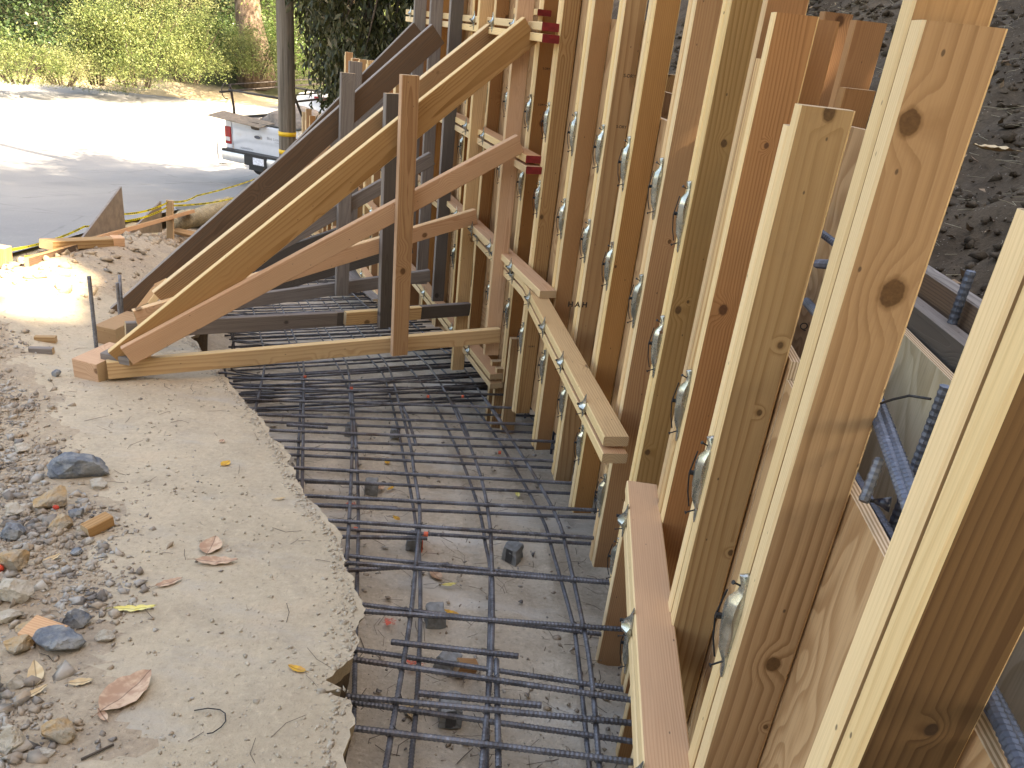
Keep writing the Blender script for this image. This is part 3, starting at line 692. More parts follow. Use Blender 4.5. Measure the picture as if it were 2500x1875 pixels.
# grey walers of the rear form
for (u, v, mt) in ((2322, 668, 'darkw'), (2298, 754, 'dgrey')):
    i, p = on_curve(u, v, .47 if mt == 'darkw' else .42); a = curve(i - 1.9, .47 if mt == 'darkw' else .42)[0]; b = curve(i + 2.2, .47 if mt == 'darkw' else .42)[0]; z_ = p.z - .0445
    board('waler', (a.x, a.y, z_), (b.x, b.y, z_), .089, .038, (0, 0, 1), (M[mt], M['greyw'], M['end']), backE)
i, p = on_curve(2371, 662, .405); tube('form_stake', [(p.x, p.y, -1.6), (p.x, p.y, p.z)], .0085, M['rebar_blue'], backE, 10, .012)
# rebar curtain between the two forms
curtE = empty('rebar_curtain', curve(2, .2)[0] + Vector((0, 0, -2)), 'vertical curtain of blue grey rebar between the two timber forms', 'rebar')
for zc, o_ in ((-.36, .235), (-.66, .22), (-.96, .22), (-1.26, .22), (-1.6, .22)):
    tube('horizontal_bar', [curve(i, o_)[0] + Vector((0, 0, zc)) for i in np.arange(-2 if zc < -.4 else 1.9, 12, .5)], .0078, M['rebar_blue'], curtE, 8, .012)
for i in np.arange(-1.6, 12, .75):
    p = curve(i, .245)[0]; tube('vertical_bar', [(p.x, p.y, pit_z(p.y)), (p.x, p.y, -.42 + .04 * math.sin(i * 9))], .0078, M['rebar_blue'], curtE, 8, .012 if i < 4 else 0)
for (a, ra, b, rb) in (((2150, 1045), 1.02, (2250, 1330), .80), ((2168, 1040), 1.03, (2262, 1290), .82), ((2410, 1690), .72, (2520, 1930), .60), ((2425, 1700), .74, (2540, 1920), .62)):
    p1 = prho(a[0], a[1], ra); p2 = prho(b[0], b[1], rb); tube('lap_bar', [p1 - (p2 - p1) * .5, p2 + (p2 - p1) * .3], .0070, M['rebar_blue'], curtE, 10, .009)
tube('lap_bar', [prho(2148, 1120, 1.0), prho(2108, 1225, .96)], .006, M['rebar'], curtE, 8, .01)
for (a, ra, b, rb) in (((1995, 644), 1.7, (2035, 646), 1.55), ((1968, 736), 1.65, (2003, 775), 1.5)):
    p1 = prho(a[0], a[1], ra); p2 = prho(b[0], b[1], rb); tube('lap_bar', [p1, p2 + (p2 - p1) * .8], .0085, M['rebar_blue'], curtE, 8, .011)
# snap tie with its black plastic cone
tieE = empty('snap_tie', prho(2095, 1221, 1.0), 'thin snap tie with a black plastic cone in the gap behind the big yellow stud', 'tie')
p1 = prho(2092, 1217, .98); p2 = prho(2134, 1223, .975)
tube('rod', [prho(2103, 1219, .98), p2], .0028, M['wire'], tieE); pc = prho(2174, 1232, .975)
tube('cone', [p2, pc], lambda f: .003 + f * .0075, flat('black plastic cone', (.012, .013, .022), .3), tieE, 14)
tube('rod', [prho(2150, 985, 1.0), prho(2180, 975, .98), prho(2220, 966, .97), prho(2272, 974, .95)], .0016, M['wire'], tieE)
wmk = print_on('Q', 1962, 797, .022, i=2.6, parent=backE); 
for o_, (u, v, txt) in ((wmk, (1962, 797, 'Q')),):
    pass

# ------------------------------------------------------------------ rebar mats in the pit
matE = empty('rebar_mat', (-.3, 2.5, pit_z(2.5)), 'two layer mat of dark ribbed rebar tied in a grid over the grey pit floor', 'rebar mat')
CT, CB = 1.42, 1.56                               # plane constants of the upper and lower mat
def longi(px, c, far_off, rad=.0072):
    pts = [pplane(u, v, c, .17) for u, v in px]
    p0, p1 = pts[0], pts[1]; pts = [p0 + (p0 - p1).normalized() * .7] + pts
    yl = pts[-1].y
    if far_off is not None:
        last = pts[-1]; o0 = (last.x - wall_xx(last.y))
        y = yl + .4
        while y < 13: 
            f = min(1, (y - yl) / 2); x = wall_xx(y) + (o0 * (1 - f) + far_off * f); pts.append(Vector((x, y, -c - .17 * y))); y += .4
    near = [p for p in pts if p.y < 4.3]; k = len(near)
    # smooth with Catmull-Rom
    Q = []
    for a in range(len(pts) - 1):
        P0, P1, P2, P3 = pts[max(0, a - 1)], pts[a], pts[a + 1], pts[min(len(pts) - 1, a + 2)]
        for s in range(5):
            t = s / 5; Q.append(.5 * ((2 * P1) + (P2 - P0) * t + (2 * P0 - 5 * P1 + 4 * P2 - P3) * t * t + (3 * P1 - P0 - 3 * P2 + P3) * t ** 3))
    Q.append(pts[-1]); A = [q for q in Q if q.y < 4.4]; B = [q for q in Q if q.y >= 4.4]
    if B: A.append(B[0])
    if len(A) > 1: 
        tube('longitudinal_bar', A, rad, M['rebar'], matE, 8, .013)
    if len(B) > 1: tube('longitudinal_bar', B, rad, M['rebar'], matE, 6)
    return Q
LONG_T = [([(941, 1875), (971, 1698), (1002, 1508), (1018, 1350), (1025, 1246), (1011, 1152), (1001, 1083), (974, 981), (950, 900)], -.62),
    ([(1176, 1875), (1195, 1666), (1203, 1508), (1200, 1350), (1194, 1266), (1174, 1164), (1137, 1063), (1096, 973), (1052, 900)], -.32),
    ([(1464, 1875), (1442, 1635), (1420, 1508), (1385, 1350), (1361, 1266), (1304, 1160), (1235, 1051), (1182, 973), (1133, 900)], -.02),
    ([(846, 1380), (856, 1201), (860, 1075), (856, 990), (850, 900)], -.92), ([(738, 1190), (740, 1063), (741, 985), (742, 900)], -1.22), ([(624, 995), (635, 950), (645, 900)], -1.5)]
LONG_B = [([(1002, 1875), (1018, 1698), (1026, 1508), (1023, 1350), (1007, 1225), (991, 1144), (966, 1022), (938, 920)], -.62),
    ([(1187, 1875), (1196, 1500), (1196, 1388), (1185, 1327), (1170, 1246), (1129, 1128), (1080, 1022), (1027, 932)], -.32),
    ([(1439, 1875), (1411, 1603), (1395, 1508), (1350, 1350), (1324, 1266), (1251, 1132), (1186, 1030), (1109, 933)], -.02),
    ([(871, 1450), (875, 1287), (873, 1164), (866, 1060), (852, 960)], -.92), ([(726, 1160), (734, 981), (737, 930)], -1.22), ([(1545, 1300), (1450, 1215), (1380, 1130), (1290, 1010), (1240, 960)], .15)]
for px, fo in LONG_T: longi(px, CT, fo)
for px, fo in LONG_B: longi(px, CB, fo)
# laps of short bars lying beside the long ones
for px in ([(866, 1155), (864, 1095), (858, 1022), (854, 960)], [(1010, 1086), (990, 1020), (975, 985)], [(1139, 1070), (1120, 1020), (1102, 985)], [(1231, 1050), (1205, 1010), (1180, 975)], [(1211, 1875), (1208, 1700), (1206, 1610)]):
    pts = [pplane(u + 6, v, CT + .003, .17) for u, v in px]; tube('lap_bar', pts, .0078, M['rebar'], matE, 8, .013)
# transverse bars: (y left px, y right px) read off at u = 900 and u = 1400
TR_T = [(1782, 1843), (1705, 1752), (1615, 1688), (1545 - 52, 1528), (1378, 1416), (1277, 1310), (1218, 1243), (1152, 1180), (1103, 1128), (1060, 1080), (1022, 1040), (985, 1000), (955, 968), (930, 940)]
TR_B = [(1720, 1790), (1590, 1665), (1478, 1540), (1362, 1412), (1295, 1325), (1240, 1262), (1180, 1205), (1120, 1145), (1082, 1096), (1040, 1060), (1005, 1018), (972, 982), (945, 955)]
def trans(yl, yr, c, rad=.0077, x0=-.35, x1=.5):
    a = pplane(900, yl, c, .17); b = pplane(1400, yr, c, .17); d = (b - a)
    xa = edge_x(a.y) - .30; xb = wall_xx(b.y, .35)
    A = a + d * ((xa - a.x) / d.x); B = a + d * ((xb - a.x) / d.x)
    tube('transverse_bar', [A, B], rad, M['rebar'], matE, 8, .012 if a.y < 4.2 else 0)
for a, b in TR_T: trans(a, b, CT - .017)
for a, b in TR_B: trans(a, b, CB - .017)
ymax = pplane(900, 930, CT, .17).y
y = ymax + .16; k = 0
while y < 13:
    for c, dy in ((CT - .017, 0), (CB - .017, .09), (CB - .016, .19)):
        yy = y + dy; p, t, n_ = Vector((wall_xx(yy), yy, 0)), None, None
        i_ = (yy - CV[14].y) / .370 + 12 if yy > CV[14].y else 12
        i_ = max(5.0, min(33, i_ if yy > 5.27 else 9 + (yy - 4.12) / .39)); p, t, n_ = curve(i_)
        A = p - n_ * (1.62 + .03 * math.sin(k * 5.1)); B = p + n_ * .2
        A.z = -c - .17 * p.y; B.z = -c - .17 * p.y
        tube('transverse_bar', [A, B], .0085, M['rebar'], matE, 5)
    y += .26 + .02 * math.sin(k * 3.3); k += 1
# a few short doubled bars
for (u0, v0, u1, v1, c) in ((955, 1567, 1266, 1602, CT - .012), (1022, 1692, 1322, 1722, CT - .012), (840, 1393, 1095, 1376 + 2, CB - .02), (745, 1176, 926, 1182, CB), (740, 1231, 970, 1240, CB), (700, 1037, 800, 1044, CT - .01), (636, 1012, 788, 1014, CB), (815, 1310, 1043, 1314, CB)):
    tube('lap_bar', [pplane(u0, v0, c, .17), pplane(u1, v1, c, .17)], .0085, M['rebar'], matE, 8, .012)
# bent hooks along the left edge of the mat
for k in range(10):
    y = 4.3 + k * .28; x = edge_x(y) + .10; z = -CT - .17 * y
    tube('hooked_bar', [(x + .35, y, z + .012), (x + .04, y, z + .012), (x, y, z), (x - .01, y, z - .05), (x, y, z - .14), (x + .04, y, z - .155), (x + .3, y, z - .155)], .0078, M['rebar'], matE, 6)
# orange paint rings on some bars
for (u, v, c) in ((868, 1292, CB), (1040, 1304, CT), (1130, 968, CT), (1045, 968, CT), (1220, 1105, CB), (1225, 974, CB), (745, 920, CT), (858, 948, CT)):
    p = pplane(u, v, c - .017, .17); tube('paint_mark', [p - Vector((.008, 0, 0)), p + Vector((.008, 0, 0))], .0100, M['paint_orange'], matE, 8)
# tie wires at crossings near the camera
rnd = random.Random(3)
for px, fo in LONG_T[:4]:
    pts = [pplane(u, v, CT, .17) for u, v in px]
    for a, b in TR_T[:9]:
        A = pplane(900, a, CT, .17); B = pplane(1400, b, CT, .17)
        for p, q in zip(pts[:-1], pts[1:]):
            ym = A.y + (B.y - A.y) * ((p.x - A.x) / (B.x - A.x))
            if min(p.y, q.y) <= ym <= max(p.y, q.y):
                f = (ym - p.y) / (q.y - p.y); c = p.lerp(q, f)
                ring = [c + Vector((.012 * math.cos(an), .010 * math.cos(an), .012 * math.sin(an))) for an in np.linspace(0, 6.28, 9)]
                ring += [ring[-1] + Vector((rnd.uniform(-.02, .02), rnd.uniform(-.02, .02), .012))]
                tube('tie_wire', ring, .0013, M['wire'], matE, 4)

# ------------------------------------------------------------------ small concrete spacer blocks
def at_pit(u, v): 
    p = pplane(u, v, 1.66, .17); p.z = pit_z(p.y); return p
def rough_block(name, s, mat, seed=0, chip=.006):
    bm = bmesh.new(); bmesh.ops.create_cube(bm, size=1); bmesh.ops.scale(bm, vec=s, verts=bm.verts)
    bmesh.ops.subdivide_edges(bm, edges=bm.edges[:], cuts=3, use_grid_fill=True)
    for v in bm.verts: v.co += Vector([chip * noise.noise(v.co * 40 + Vector((seed, j * 9, 0))) for j in range(3)]); v.co.x *= 1 - .12 * (v.co.z / s[2] + .5) 
    bmesh.ops.bevel(bm, geom=[e for e in bm.edges if e.calc_face_angle(0) > 1], offset=.003, segments=1, affect='EDGES')
    me = bpy.data.meshes.new(name); bm.to_mesh(me); bm.free(); me.materials.append(mat); return me
BL = [((970, 1562), .074, .15, 'grey concrete spacer block nearest the bottom edge with a chipped grooved face'), ((938, 1356), .074, .25, 'grey concrete spacer block under the paired bars with a yellow leaf beside it'), ((965, 1452), .066, -.5, 'tilted grey concrete spacer block touching a broken wood offcut'), ((893, 1190), .07, .1, 'grey spacer block with one side sprayed orange'), ((1106, 1212), .075, -.45, 'grey spacer block with deep vertical groove, right of the third long bar'), ((800, 1068), .07, .2, 'dark spacer block near two curled dead leaves'), ((757, 942), .07, .1, 'grey spacer block in the middle of the pit under the second long bar'), ((852, 945), .06, .1, 'half hidden spacer block right of the middle one'), ((578, 862), .07, 0, 'grey spacer block close to the top left of the broken dirt edge')]
for k, ((u, v), s, rz, lab) in enumerate(BL):
    p = at_pit(u * DS, v * DS); me = rough_block('concrete_spacer', (s, s, s), M['concrete'], k)
    o = link('concrete_spacer', me, (), None, Matrix.Translation(p + Vector((0, .02, s * .46))) @ Matrix.Rotation(rz, 4, 'Z') @ Matrix.Rotation(.25 if k == 2 else 0, 4, 'Y')); tag(o, lab, 'spacer block', 'concrete spacer blocks')
    if k == 3:
        vv, ff = box_data((s * .5, 0, 0), (.004, s * .9, s * .95)); x = joined('painted_side', [(vv, ff)], M['paint_orange'], o, o.matrix_basis.copy())
    if k in (0, 4):
        vv, ff = box_data((0, -s * .5, 0), (s * .42, .004, s * .9)); x = joined('groove_shade', [(vv, ff)], flat('dark groove shade', (.07, .07, .07), .95, bump=.8, sc=60), o, o.matrix_basis.copy())  # flat dark plate on the face; the groove's shade is only its colour
p = at_pit(1003 * DS, 1462 * DS); o = board('wood_offcut', p + Vector((-.03, 0, .04)), p + Vector((.03, .03, .015)), .05, .038, (0, 0, 1), (M['orange'], M['orange'], M['end'])); tag(o, 'broken reddish wood offcut lying against a grey spacer block in the pit', 'offcut')

# ------------------------------------------------------------------ raking brace frames
def G(u, v): return pplane(u, v, 1.25)
def member(parent, name, A, B, a, b, w_, mt, edge=None, off=0.0, t=.038, label=None, warp=0.0, endm='end'):
    """board whose centre line is seen from pixel a to pixel b, lying in the vertical plane A-B moved sideways by off"""
    nn = Vector((B.y - A.y, A.x - B.x, 0)).normalized()
    if nn.y > 0: nn = -nn                            # nn points back towards the camera
    A2, B2 = A + nn * off, B + nn * off
    p1 = pvert(a[0], a[1], A2, B2); p2 = pvert(b[0], b[1], A2, B2)
    zd = Vector((0, 0, 1)) if abs((p2 - p1).normalized().z) < .93 else (B - A).normalized()
    return board(name, p1, p2, w_, t, zd, (M[mt], M[edge or mt], M[endm]), parent, .003, warp, label)
def strongback(parent, px_top, px_bot, mt, edge, ref, off=-.136, z0=None, z1=1.0):
    i, p = on_curve(ref[0], ref[1], -.178); q, t, n_ = curve(i, -.136)
    i2, pb = on_curve(px_bot[0], px_bot[1], -.178)
    zb = pb.z if z0 is None else z0
    board('strongback', (q.x, q.y, zb), (q.x, q.y, z1), .089, .038, n_, (M[mt], M[edge], M['end']), parent)
    return Vector((q.x, q.y, 0)), i
# frame 1, nearest
f1 = empty('brace_frame', (0, 0, 0), 'nearest raking brace of clean pale and pink lumber, footed on a pink wood block', 'brace', 'raking braces of the formwork')
B1 = G(205 * DS, 815 * DS); f1.matrix_basis = Matrix.Translation(B1)
Q1, i1 = strongback(f1, None, (1196, 900), 'pink', 'pine', (1226, 400))
member(f1, 'diagonal_brace', Q1, B1, (1293, 73), (292, 881), .14, 'tan', 'lit_edge', .058, warp=.004)
member(f1, 'diagonal_brace', Q1, B1, (1268, 350), (310, 868), .098, 'pink', 'pink', .098)
member(f1, 'bottom_brace', Q1, B1, (1217, 817), (262, 902), .089, 'pine', 'lit_edge', .06)
member(f1, 'tie_post', Q1, B1, (1000, 183), (974, 865), .089, 'orange', 'pink', .140)
# frame 2
f2 = empty('brace_frame', (0, 0, 0), 'second raking brace with golden upper rail, dark grey tie post and pale bottom splice', 'brace', 'raking braces of the formwork')
B2 = G(272 * DS, 762 * DS); f2.matrix_basis = Matrix.Translation(B2)
Q2, i2 = strongback(f2, None, (1125, 935), 'pine', 'lit_edge', (1133, 508))
member(f2, 'diagonal_brace', Q2, B2, (1203, 85), (395, 735), .14, 'tan', 'lit_edge', .055)
member(f2, 'diagonal_brace', Q2, B2, (1160, 527), (330, 777), .095, 'pink', 'pine', .095, label='salmon pink middle rail')
member(f2, 'bottom_brace', Q2, B2, (860, 776), (306, 806), .089, 'greyw', 'greyw', .055)
member(f2, 'bottom_brace', Q2, B2, (1144, 754), (820, 777), .089, 'dgrey', 'greyw', .055)
member(f2, 'splice_board', Q2, B2, (1025, 763), (842, 777), .085, 'pine', 'lit_edge', .097)
member(f2, 'tie_post', Q2, B2, (957, 228), (939, 798), .089, 'dgrey', 'greyw', .136)
# frame 3
f3 = empty('brace_frame', (0, 0, 0), 'third raking brace, an old dark brown plank with a pointed weathered grey tie post', 'brace', 'raking braces of the formwork')
B3 = G(255 * DS, 682 * DS); f3.matrix_basis = Matrix.Translation(B3)
Q3, i3 = strongback(f3, None, (1062, 742), 'dgrey', 'greyw', (1080, 330))
member(f3, 'diagonal_brace', Q3, B3, (1068, 82), (292, 770), .14, 'darkw', 'greyw', .055)
member(f3, 'diagonal_brace', Q3, B3, (1054, 386), (420, 742), .089, 'greyw', 'greyw', .092)
member(f3, 'bottom_brace', Q3, B3, (1048, 672), (420, 760), .089, 'greyw', 'greyw', .055)
member(f3, 'tie_post', Q3, B3, (849, 178), (834, 720), .089, 'greyw', 'greyw', .132)
# frame 4
f4 = empty('brace_frame', (0, 0, 0), 'fourth raking brace, dark weathered plank just behind the old brown one', 'brace', 'raking braces of the formwork')
B4 = G(330 * DS, 640 * DS); f4.matrix_basis = Matrix.Translation(B4)
Q4, i4 = strongback(f4, None, (1035, 715), 'greyw', 'greyw', (1044, 160))
member(f4, 'diagonal_brace', Q4, B4, (1022, 72), (372, 730), .12, 'darkw', 'greyw', .055)
member(f4, 'middle_brace', Q4, B4, (940, 533), (590, 655), .1, 'dgrey', 'dgrey', .09)
member(f4, 'bottom_brace', Q4, B4, (1005, 604), (620, 712), .089, 'dgrey', 'greyw', .055)
member(f4, 'tie_post', Q4, B4, (868, 150), (856, 560), .089, 'greyw', 'greyw', .132)
# frame 5 and its far neighbours
f5 = empty('brace_frame', (0, 0, 0), 'fifth brace, wide grey plank and pink post beyond the dark ones', 'brace', 'raking braces of the formwork')
B5 = G(395 * DS, 600 * DS); f5.matrix_basis = Matrix.Translation(B5)
Q5, i5 = strongback(f5, None, (998, 560), 'greyw', 'greyw', (1008, 120))
member(f5, 'diagonal_brace', Q5, B5, (960, 243), (560, 600), .14, 'greyw', 'greyw', .055)
member(f5, 'diagonal_brace', Q5, B5, (800, 350), (600, 552), .06, 'pink', 'pink', .1)
member(f5, 'tie_post', Q5, B5, (737, 384), (743, 592), .089, 'pink', 'pink', .13)
# scrap boards lying in the far pit
bd = board('scrap_board', pplane(838, 655, 1.40, .17), pplane(940, 735, 1.40, .17), .2, .02, (0, 0, 1), (M['greyw'], M['greyw'], M['end'])); bd.matrix_basis = frame(pplane(838, 652, 1.38, .17), pplane(945, 740, 1.38, .17), Vector((1, 0, .1))); tag(bd, 'pale grey board lying flat on the rebar deep in the pit', 'board')

# foot blocks, stakes
def block(p, s, mt, lab, rz=0, cat='wood block', end=True, lift=0):
    c = Vector((math.cos(rz), math.sin(rz), 0)); p = Vector(p)
    o = board('wood_block', p + Vector((0, 0, 0)) - c * s[0] / 2 + Vector((0, 0, s[2] / 2 + lift)), p + c * s[0] / 2 + Vector((0, 0, s[2] / 2 + lift)), s[2], s[1], (0, 0, 1), (M[mt], M[mt], M['end' if end else mt])); return tag(o, lab, cat)
p = G(226, 926); g_ = ground_z(p.x, p.y)
block((p.x + .01, p.y + .1, g_ - .03), (.14, .24, .125), 'pink', 'thick pinkish wood block under the foot of the nearest brace', -.25)
block((p.x + .12, p.y + .10, g_ + .085), (.15, .16, .04), 'greyw', 'small weathered wood scrap nailed on top of the pink block', -.15)
p = G(284, 842); g2 = ground_z(p.x, p.y)
block((p.x, p.y + .08, g2 - .03), (.13, .26, .14), 'tan', 'mud stained wood block at the foot of the second brace', -.2)
p = G(330, 770); 
o = board('wood_block', prho(352, 752, 4.55), prho(397, 692, 4.75), .1, .04, (1, -.3, .6), (M['orange'], M['lit_edge'], M['end'])); tag(o, 'short orange wood block tied to the foot of the old brown plank', 'wood block')
o = board('wood_block', prho(412, 712, 4.9), prho(456, 668, 5.05), .07, .04, (1, -.3, .6), (M['pink'], M['pink'], M['end'])); tag(o, 'short pink wood block wired between the two dark planks', 'wood block')
def stake(u0, v0, u1, v1, lab, rad=.0095, lift=0.0, mat='rebar', rb=.012):
    b = G(u0, v0); b.z = ground_z(b.x, b.y) - .04 + lift; rho = math.hypot(b.x, b.y); t = prho(u1, v1, rho + .03)
    return tag(tube('rebar_stake', [b, t], rad, M[mat], None, 8, rb), lab, 'rebar stake')
stake(236, 857, 217, 674, 'tall upright rebar stake behind the pinkish wood block', .0098)
stake(294, 796, 286, 690, 'shorter upright rebar stake through the stained second block')
stake(300, 792, 292, 671, 'rusty grey stake beside the second block, furthest back of the three', .009, mat='rebar', rb=0)
stake(401, 720, 399, 690, 'short rebar stub between the brown plank and the pink wood block', .009)

# ------------------------------------------------------------------ things on the berm and at the road edge
def slab_poly(name, pts, th, mats, lab, cat):
    a, b, c = pts[0], pts[1], pts[2]; n_ = (b - a).cross(c - a).normalized() * th; k = len(pts)
    v = list(pts) + [p + n_ for p in pts]; f = [tuple(range(k)), tuple(range(2 * k - 1, k - 1, -1))] + [(i, i + k, (i + 1) % k + k, (i + 1) % k) for i in range(k)]
    me = mesh(name, v, f, [0, 0] + [1] * k); me.materials.append(mats[0]); me.materials.append(mats[1]); bm = bmesh.new(); bm.from_mesh(me); bmesh.ops.recalc_face_normals(bm, faces=bm.faces); bm.to_mesh(me); bm.free()
    return tag(link(name, me), lab, cat)
slab_poly('plywood_offcut', [prho(188, 592, 7.0), prho(302, 562, 7.9), prho(292, 455, 7.95)], .018, (M['osb'], M['greyw']), 'large brown triangular sheet standing on its edge behind the dirt berm', 'board offcut')
slab_poly('plywood_offcut', [prho(308, 572, 8.5), prho(392, 566, 9.2), prho(390, 491, 9.2), prho(386, 494, 9.2)], .018, (M['osb'], M['greyw']), 'smaller brown triangular sheet just left of the upright wooden stake', 'board offcut')
o = board('lumber', prho(112, 597, 6.1), prho(271, 590, 6.5), .062, .12, (0, 0, 1), (M['olive'], M['olive'], M['end'])); tag(o, 'short weathered beam lying on the berm in front of the big triangle', 'lumber')
o = board('lumber', prho(272, 588, 6.48), prho(300, 588, 6.5), .066, .10, (0, 0, 1), (M['pink'], M['pink'], M['pink'])); tag(o, 'reddish wood block butted against the end of the berm beam', 'lumber')
o = board('lumber', prho(225, 585, 6.9), prho(466, 517, 9.2), .089, .038, (0, .3, 1), (M['tan'], M['pink'], M['end'])); o.matrix_basis = frame(prho(225, 585, 6.9), prho(466, 517, 9.2), Vector((1, .2, .3))); tag(o, 'long thin stud leaning along the berm past the upright stake', 'lumber')
o = board('lumber', prho(65, 640, 5.7), prho(205, 600, 6.3), .06, .03, (0, 0, 1), (M['darkw'], M['tan'], M['end'])); tag(o, 'dark slat half buried under the berm beam', 'lumber')
o = board('lumber', prho(425, 562, 9.0), prho(500, 580, 8.6), .08, .035, (1, 0, .2), (M['tan'], M['tan'], M['end'])); tag(o, 'flat board on the dirt right of the upright wooden stake', 'lumber')
p = prho(414.5, 575, 8.6); q = prho(414.5, 489, 8.6); o = board('wooden_stake', p - Vector((0, 0, .1)), q, .07, .03, (1, .1, 0), (M['olive'], M['pine'], M['end'])); tag(o, 'upright wooden stake holding the caution tape beside the straw roll', 'stake')
p = prho(2, 645, 5.9); q = prho(2, 602, 5.9); o = board('wooden_stake', p - Vector((0, 0, .1)), q, .09, .09, (1, .1, 0), (M['olive'], M['olive'], M['end'])); tag(o, 'short stake at the left picture edge where the caution tape starts', 'stake')
def ribbon(name, pts, w_, lab):
    v = []; uv = []; L = 0; n = len(pts)
    for k, p in enumerate(pts):
        if k: L += (p - pts[k - 1]).length
        tw = .5 * math.sin(k * .9)
        v += [p + Vector((0, w_ * .5 * math.sin(tw) , -w_ / 2 * math.cos(tw))), p + Vector((0, -w_ * .5 * math.sin(tw), w_ / 2 * math.cos(tw)))]; uv += [(L, 0), (L, 1)]
    f = [(2 * k, 2 * k + 2, 2 * k + 3, 2 * k + 1) for k in range(n - 1)]
    me = mesh(name, v, f); l = me.uv_layers.new(name='UVMap')
    for lp in me.loops: l.data[lp.index].uv = uv[lp.vertex_index]
    me.materials.append(M['tape']); return tag(link(name, me), lab, 'caution tape')
def sub(pts, n=8, sag=.03):
    out = []
    for a, b in zip(pts[:-1], pts[1:]):
        for k in range(n): f = k / n; out.append(a.lerp(b, f) - Vector((0, 0, sag * 4 * f * (1 - f))))
    return out + [pts[-1]]
ribbon('caution_tape', sub([prho(6, 613, 5.9), prho(206, 553, 7.6), prho(298, 523, 8.05), prho(414, 492, 8.62), prho(480, 478, 10), prho(665, 420, 14.0)]), .020, 'upper yellow caution tape strung from the left edge to the utility pole')
ribbon('caution_tape', sub([prho(60, 628, 5.9), prho(190, 582, 7.4), prho(301, 540, 8.1), prho(414, 502, 8.63), prho(583, 480, 11.5), prho(690, 450, 13)]), .020, 'lower yellow caution tape sagging behind the triangular sheets')
o = ribbon('caution_tape', sub([prho(698, 482, 9.0), prho(668, 500, 8.8), prho(676, 520, 8.7)], 5, 0), .06, 'loose scrap of yellow tape caught between the braces')
def wattle(px, rad, lab):
    pts = [prho(u, v, r) for u, v, r in px]; v, f = tube_data(sub(pts, 5, 0), lambda k: rad * (1 + .12 * math.sin(k * 40)) * (.55 + .45 * min(1, min(k, 1 - k) * 14)), 12)
    v = [a + Vector([.02 * noise.noise(a * 9 + Vector((j * 5, 0, 0))) for j in range(3)]) for a in v]; me = mesh('straw_wattle', v, f); me.materials.append(M['wattle']); return tag(link('straw_wattle', me, smooth=True), lab, 'straw roll')
wattle([(423, 548, 9.0), (455, 535, 9.3), (490, 528, 9.8), (530, 510, 10.6), (565, 494, 11.4)], .10, 'lumpy straw erosion roll along the road edge right of the stake')
# iron cover and paint line in the road
p = pplane(525, 516 - 1, 1.25); cvr = [(p.x + .5 * math.cos(a) , p.y + .62 * math.sin(a) ) for a in np.linspace(0, 6.283, 33)[:-1]]
v = [(x, y, base_z(y) + .022) for x, y in cvr] + [(x, y, base_z(y) + .0) for x, y in cvr]; me = mesh('manhole_cover', v, [tuple(range(32))] + [(i, i + 32, (i + 1) % 32 + 32, (i + 1) % 32) for i in range(32)]); me.materials.append(M['tarpatch']); tag(link('manhole_cover', me), 'round dark iron cover in the shaded road above the straw roll', 'manhole cover')
a = pplane(540, 393, 1.25); b = pplane(548, 430, 1.25); d = (b - a); s = Vector((.09, .02, 0))
me = mesh('painted_line', [(q.x, q.y, base_z(q.y) + .03) for q in (a - s, a + s, b + s, b - s)], [(0, 1, 2, 3)]); me.materials.append(M['whitepaint']); tag(link('painted_line', me), kind='structure')

# ------------------------------------------------------------------ utility pole
pp = prho(701, 300, 14.2); zb = base_z(pp.y) - .3
pe = empty('utility_pole', (pp.x, pp.y, zb + .3), 'weathered wooden utility pole with two yellow bands, in front of the white pickup', 'utility pole')
v, f = tube_data([(pp.x, pp.y, zb + k * .5) for k in range(20)], lambda k: .145 - .02 * k, 20); me = mesh('pole', v, f); me.materials.append(M['pole']); link('pole', me, (), pe, smooth=True)
for vv in (329, 373):
    z = prho(701, vv, 14.06).z; tube('yellow_band', [(pp.x, pp.y, z - .035), (pp.x, pp.y, z + .035)], .149, M['yellow'], pe, 24)

# ------------------------------------------------------------------ pickup truck
H = R(21); fw = Vector((math.sin(H), math.cos(H), 0)); rt = Vector((fw.y, -fw.x, 0))
TK = .89; c0 = prho(541, 389, 17.0); org = c0 + rt * .98 * TK + fw * .2 * TK; org.z = c0.z - .50 * TK
TM = Matrix((rt, fw, Vector((0, 0, 1)))).transposed().to_4x4(); TM.translation = org; TM = TM @ Matrix.Scale(TK, 4)
te = empty('pickup_truck', org, 'white pickup truck with a ladder rack parked behind the utility pole, tail towards the site', 'pickup truck')
white = flat('white car paint', (.62, .64, .68), .25, var=.03, coat=.6); black = flat('black plastic trim', (.02, .02, .022), .5); chrome = flat('bright bumper steel', (.62, .62, .62), .3, .7, var=.1)
glass = flat('dark car glass', (.02, .025, .03), .08, var=.05); rub = flat('tyre rubber', (.025, .025, .025), .85); redl = flat('red tail lamp', (.36, .008, .012), .12, var=.3, sc=4); clear = flat('clear lamp lens', (.6, .55, .55), .12); rackm = flat('dark rack tube', (.045, .035, .03), .5, .3)
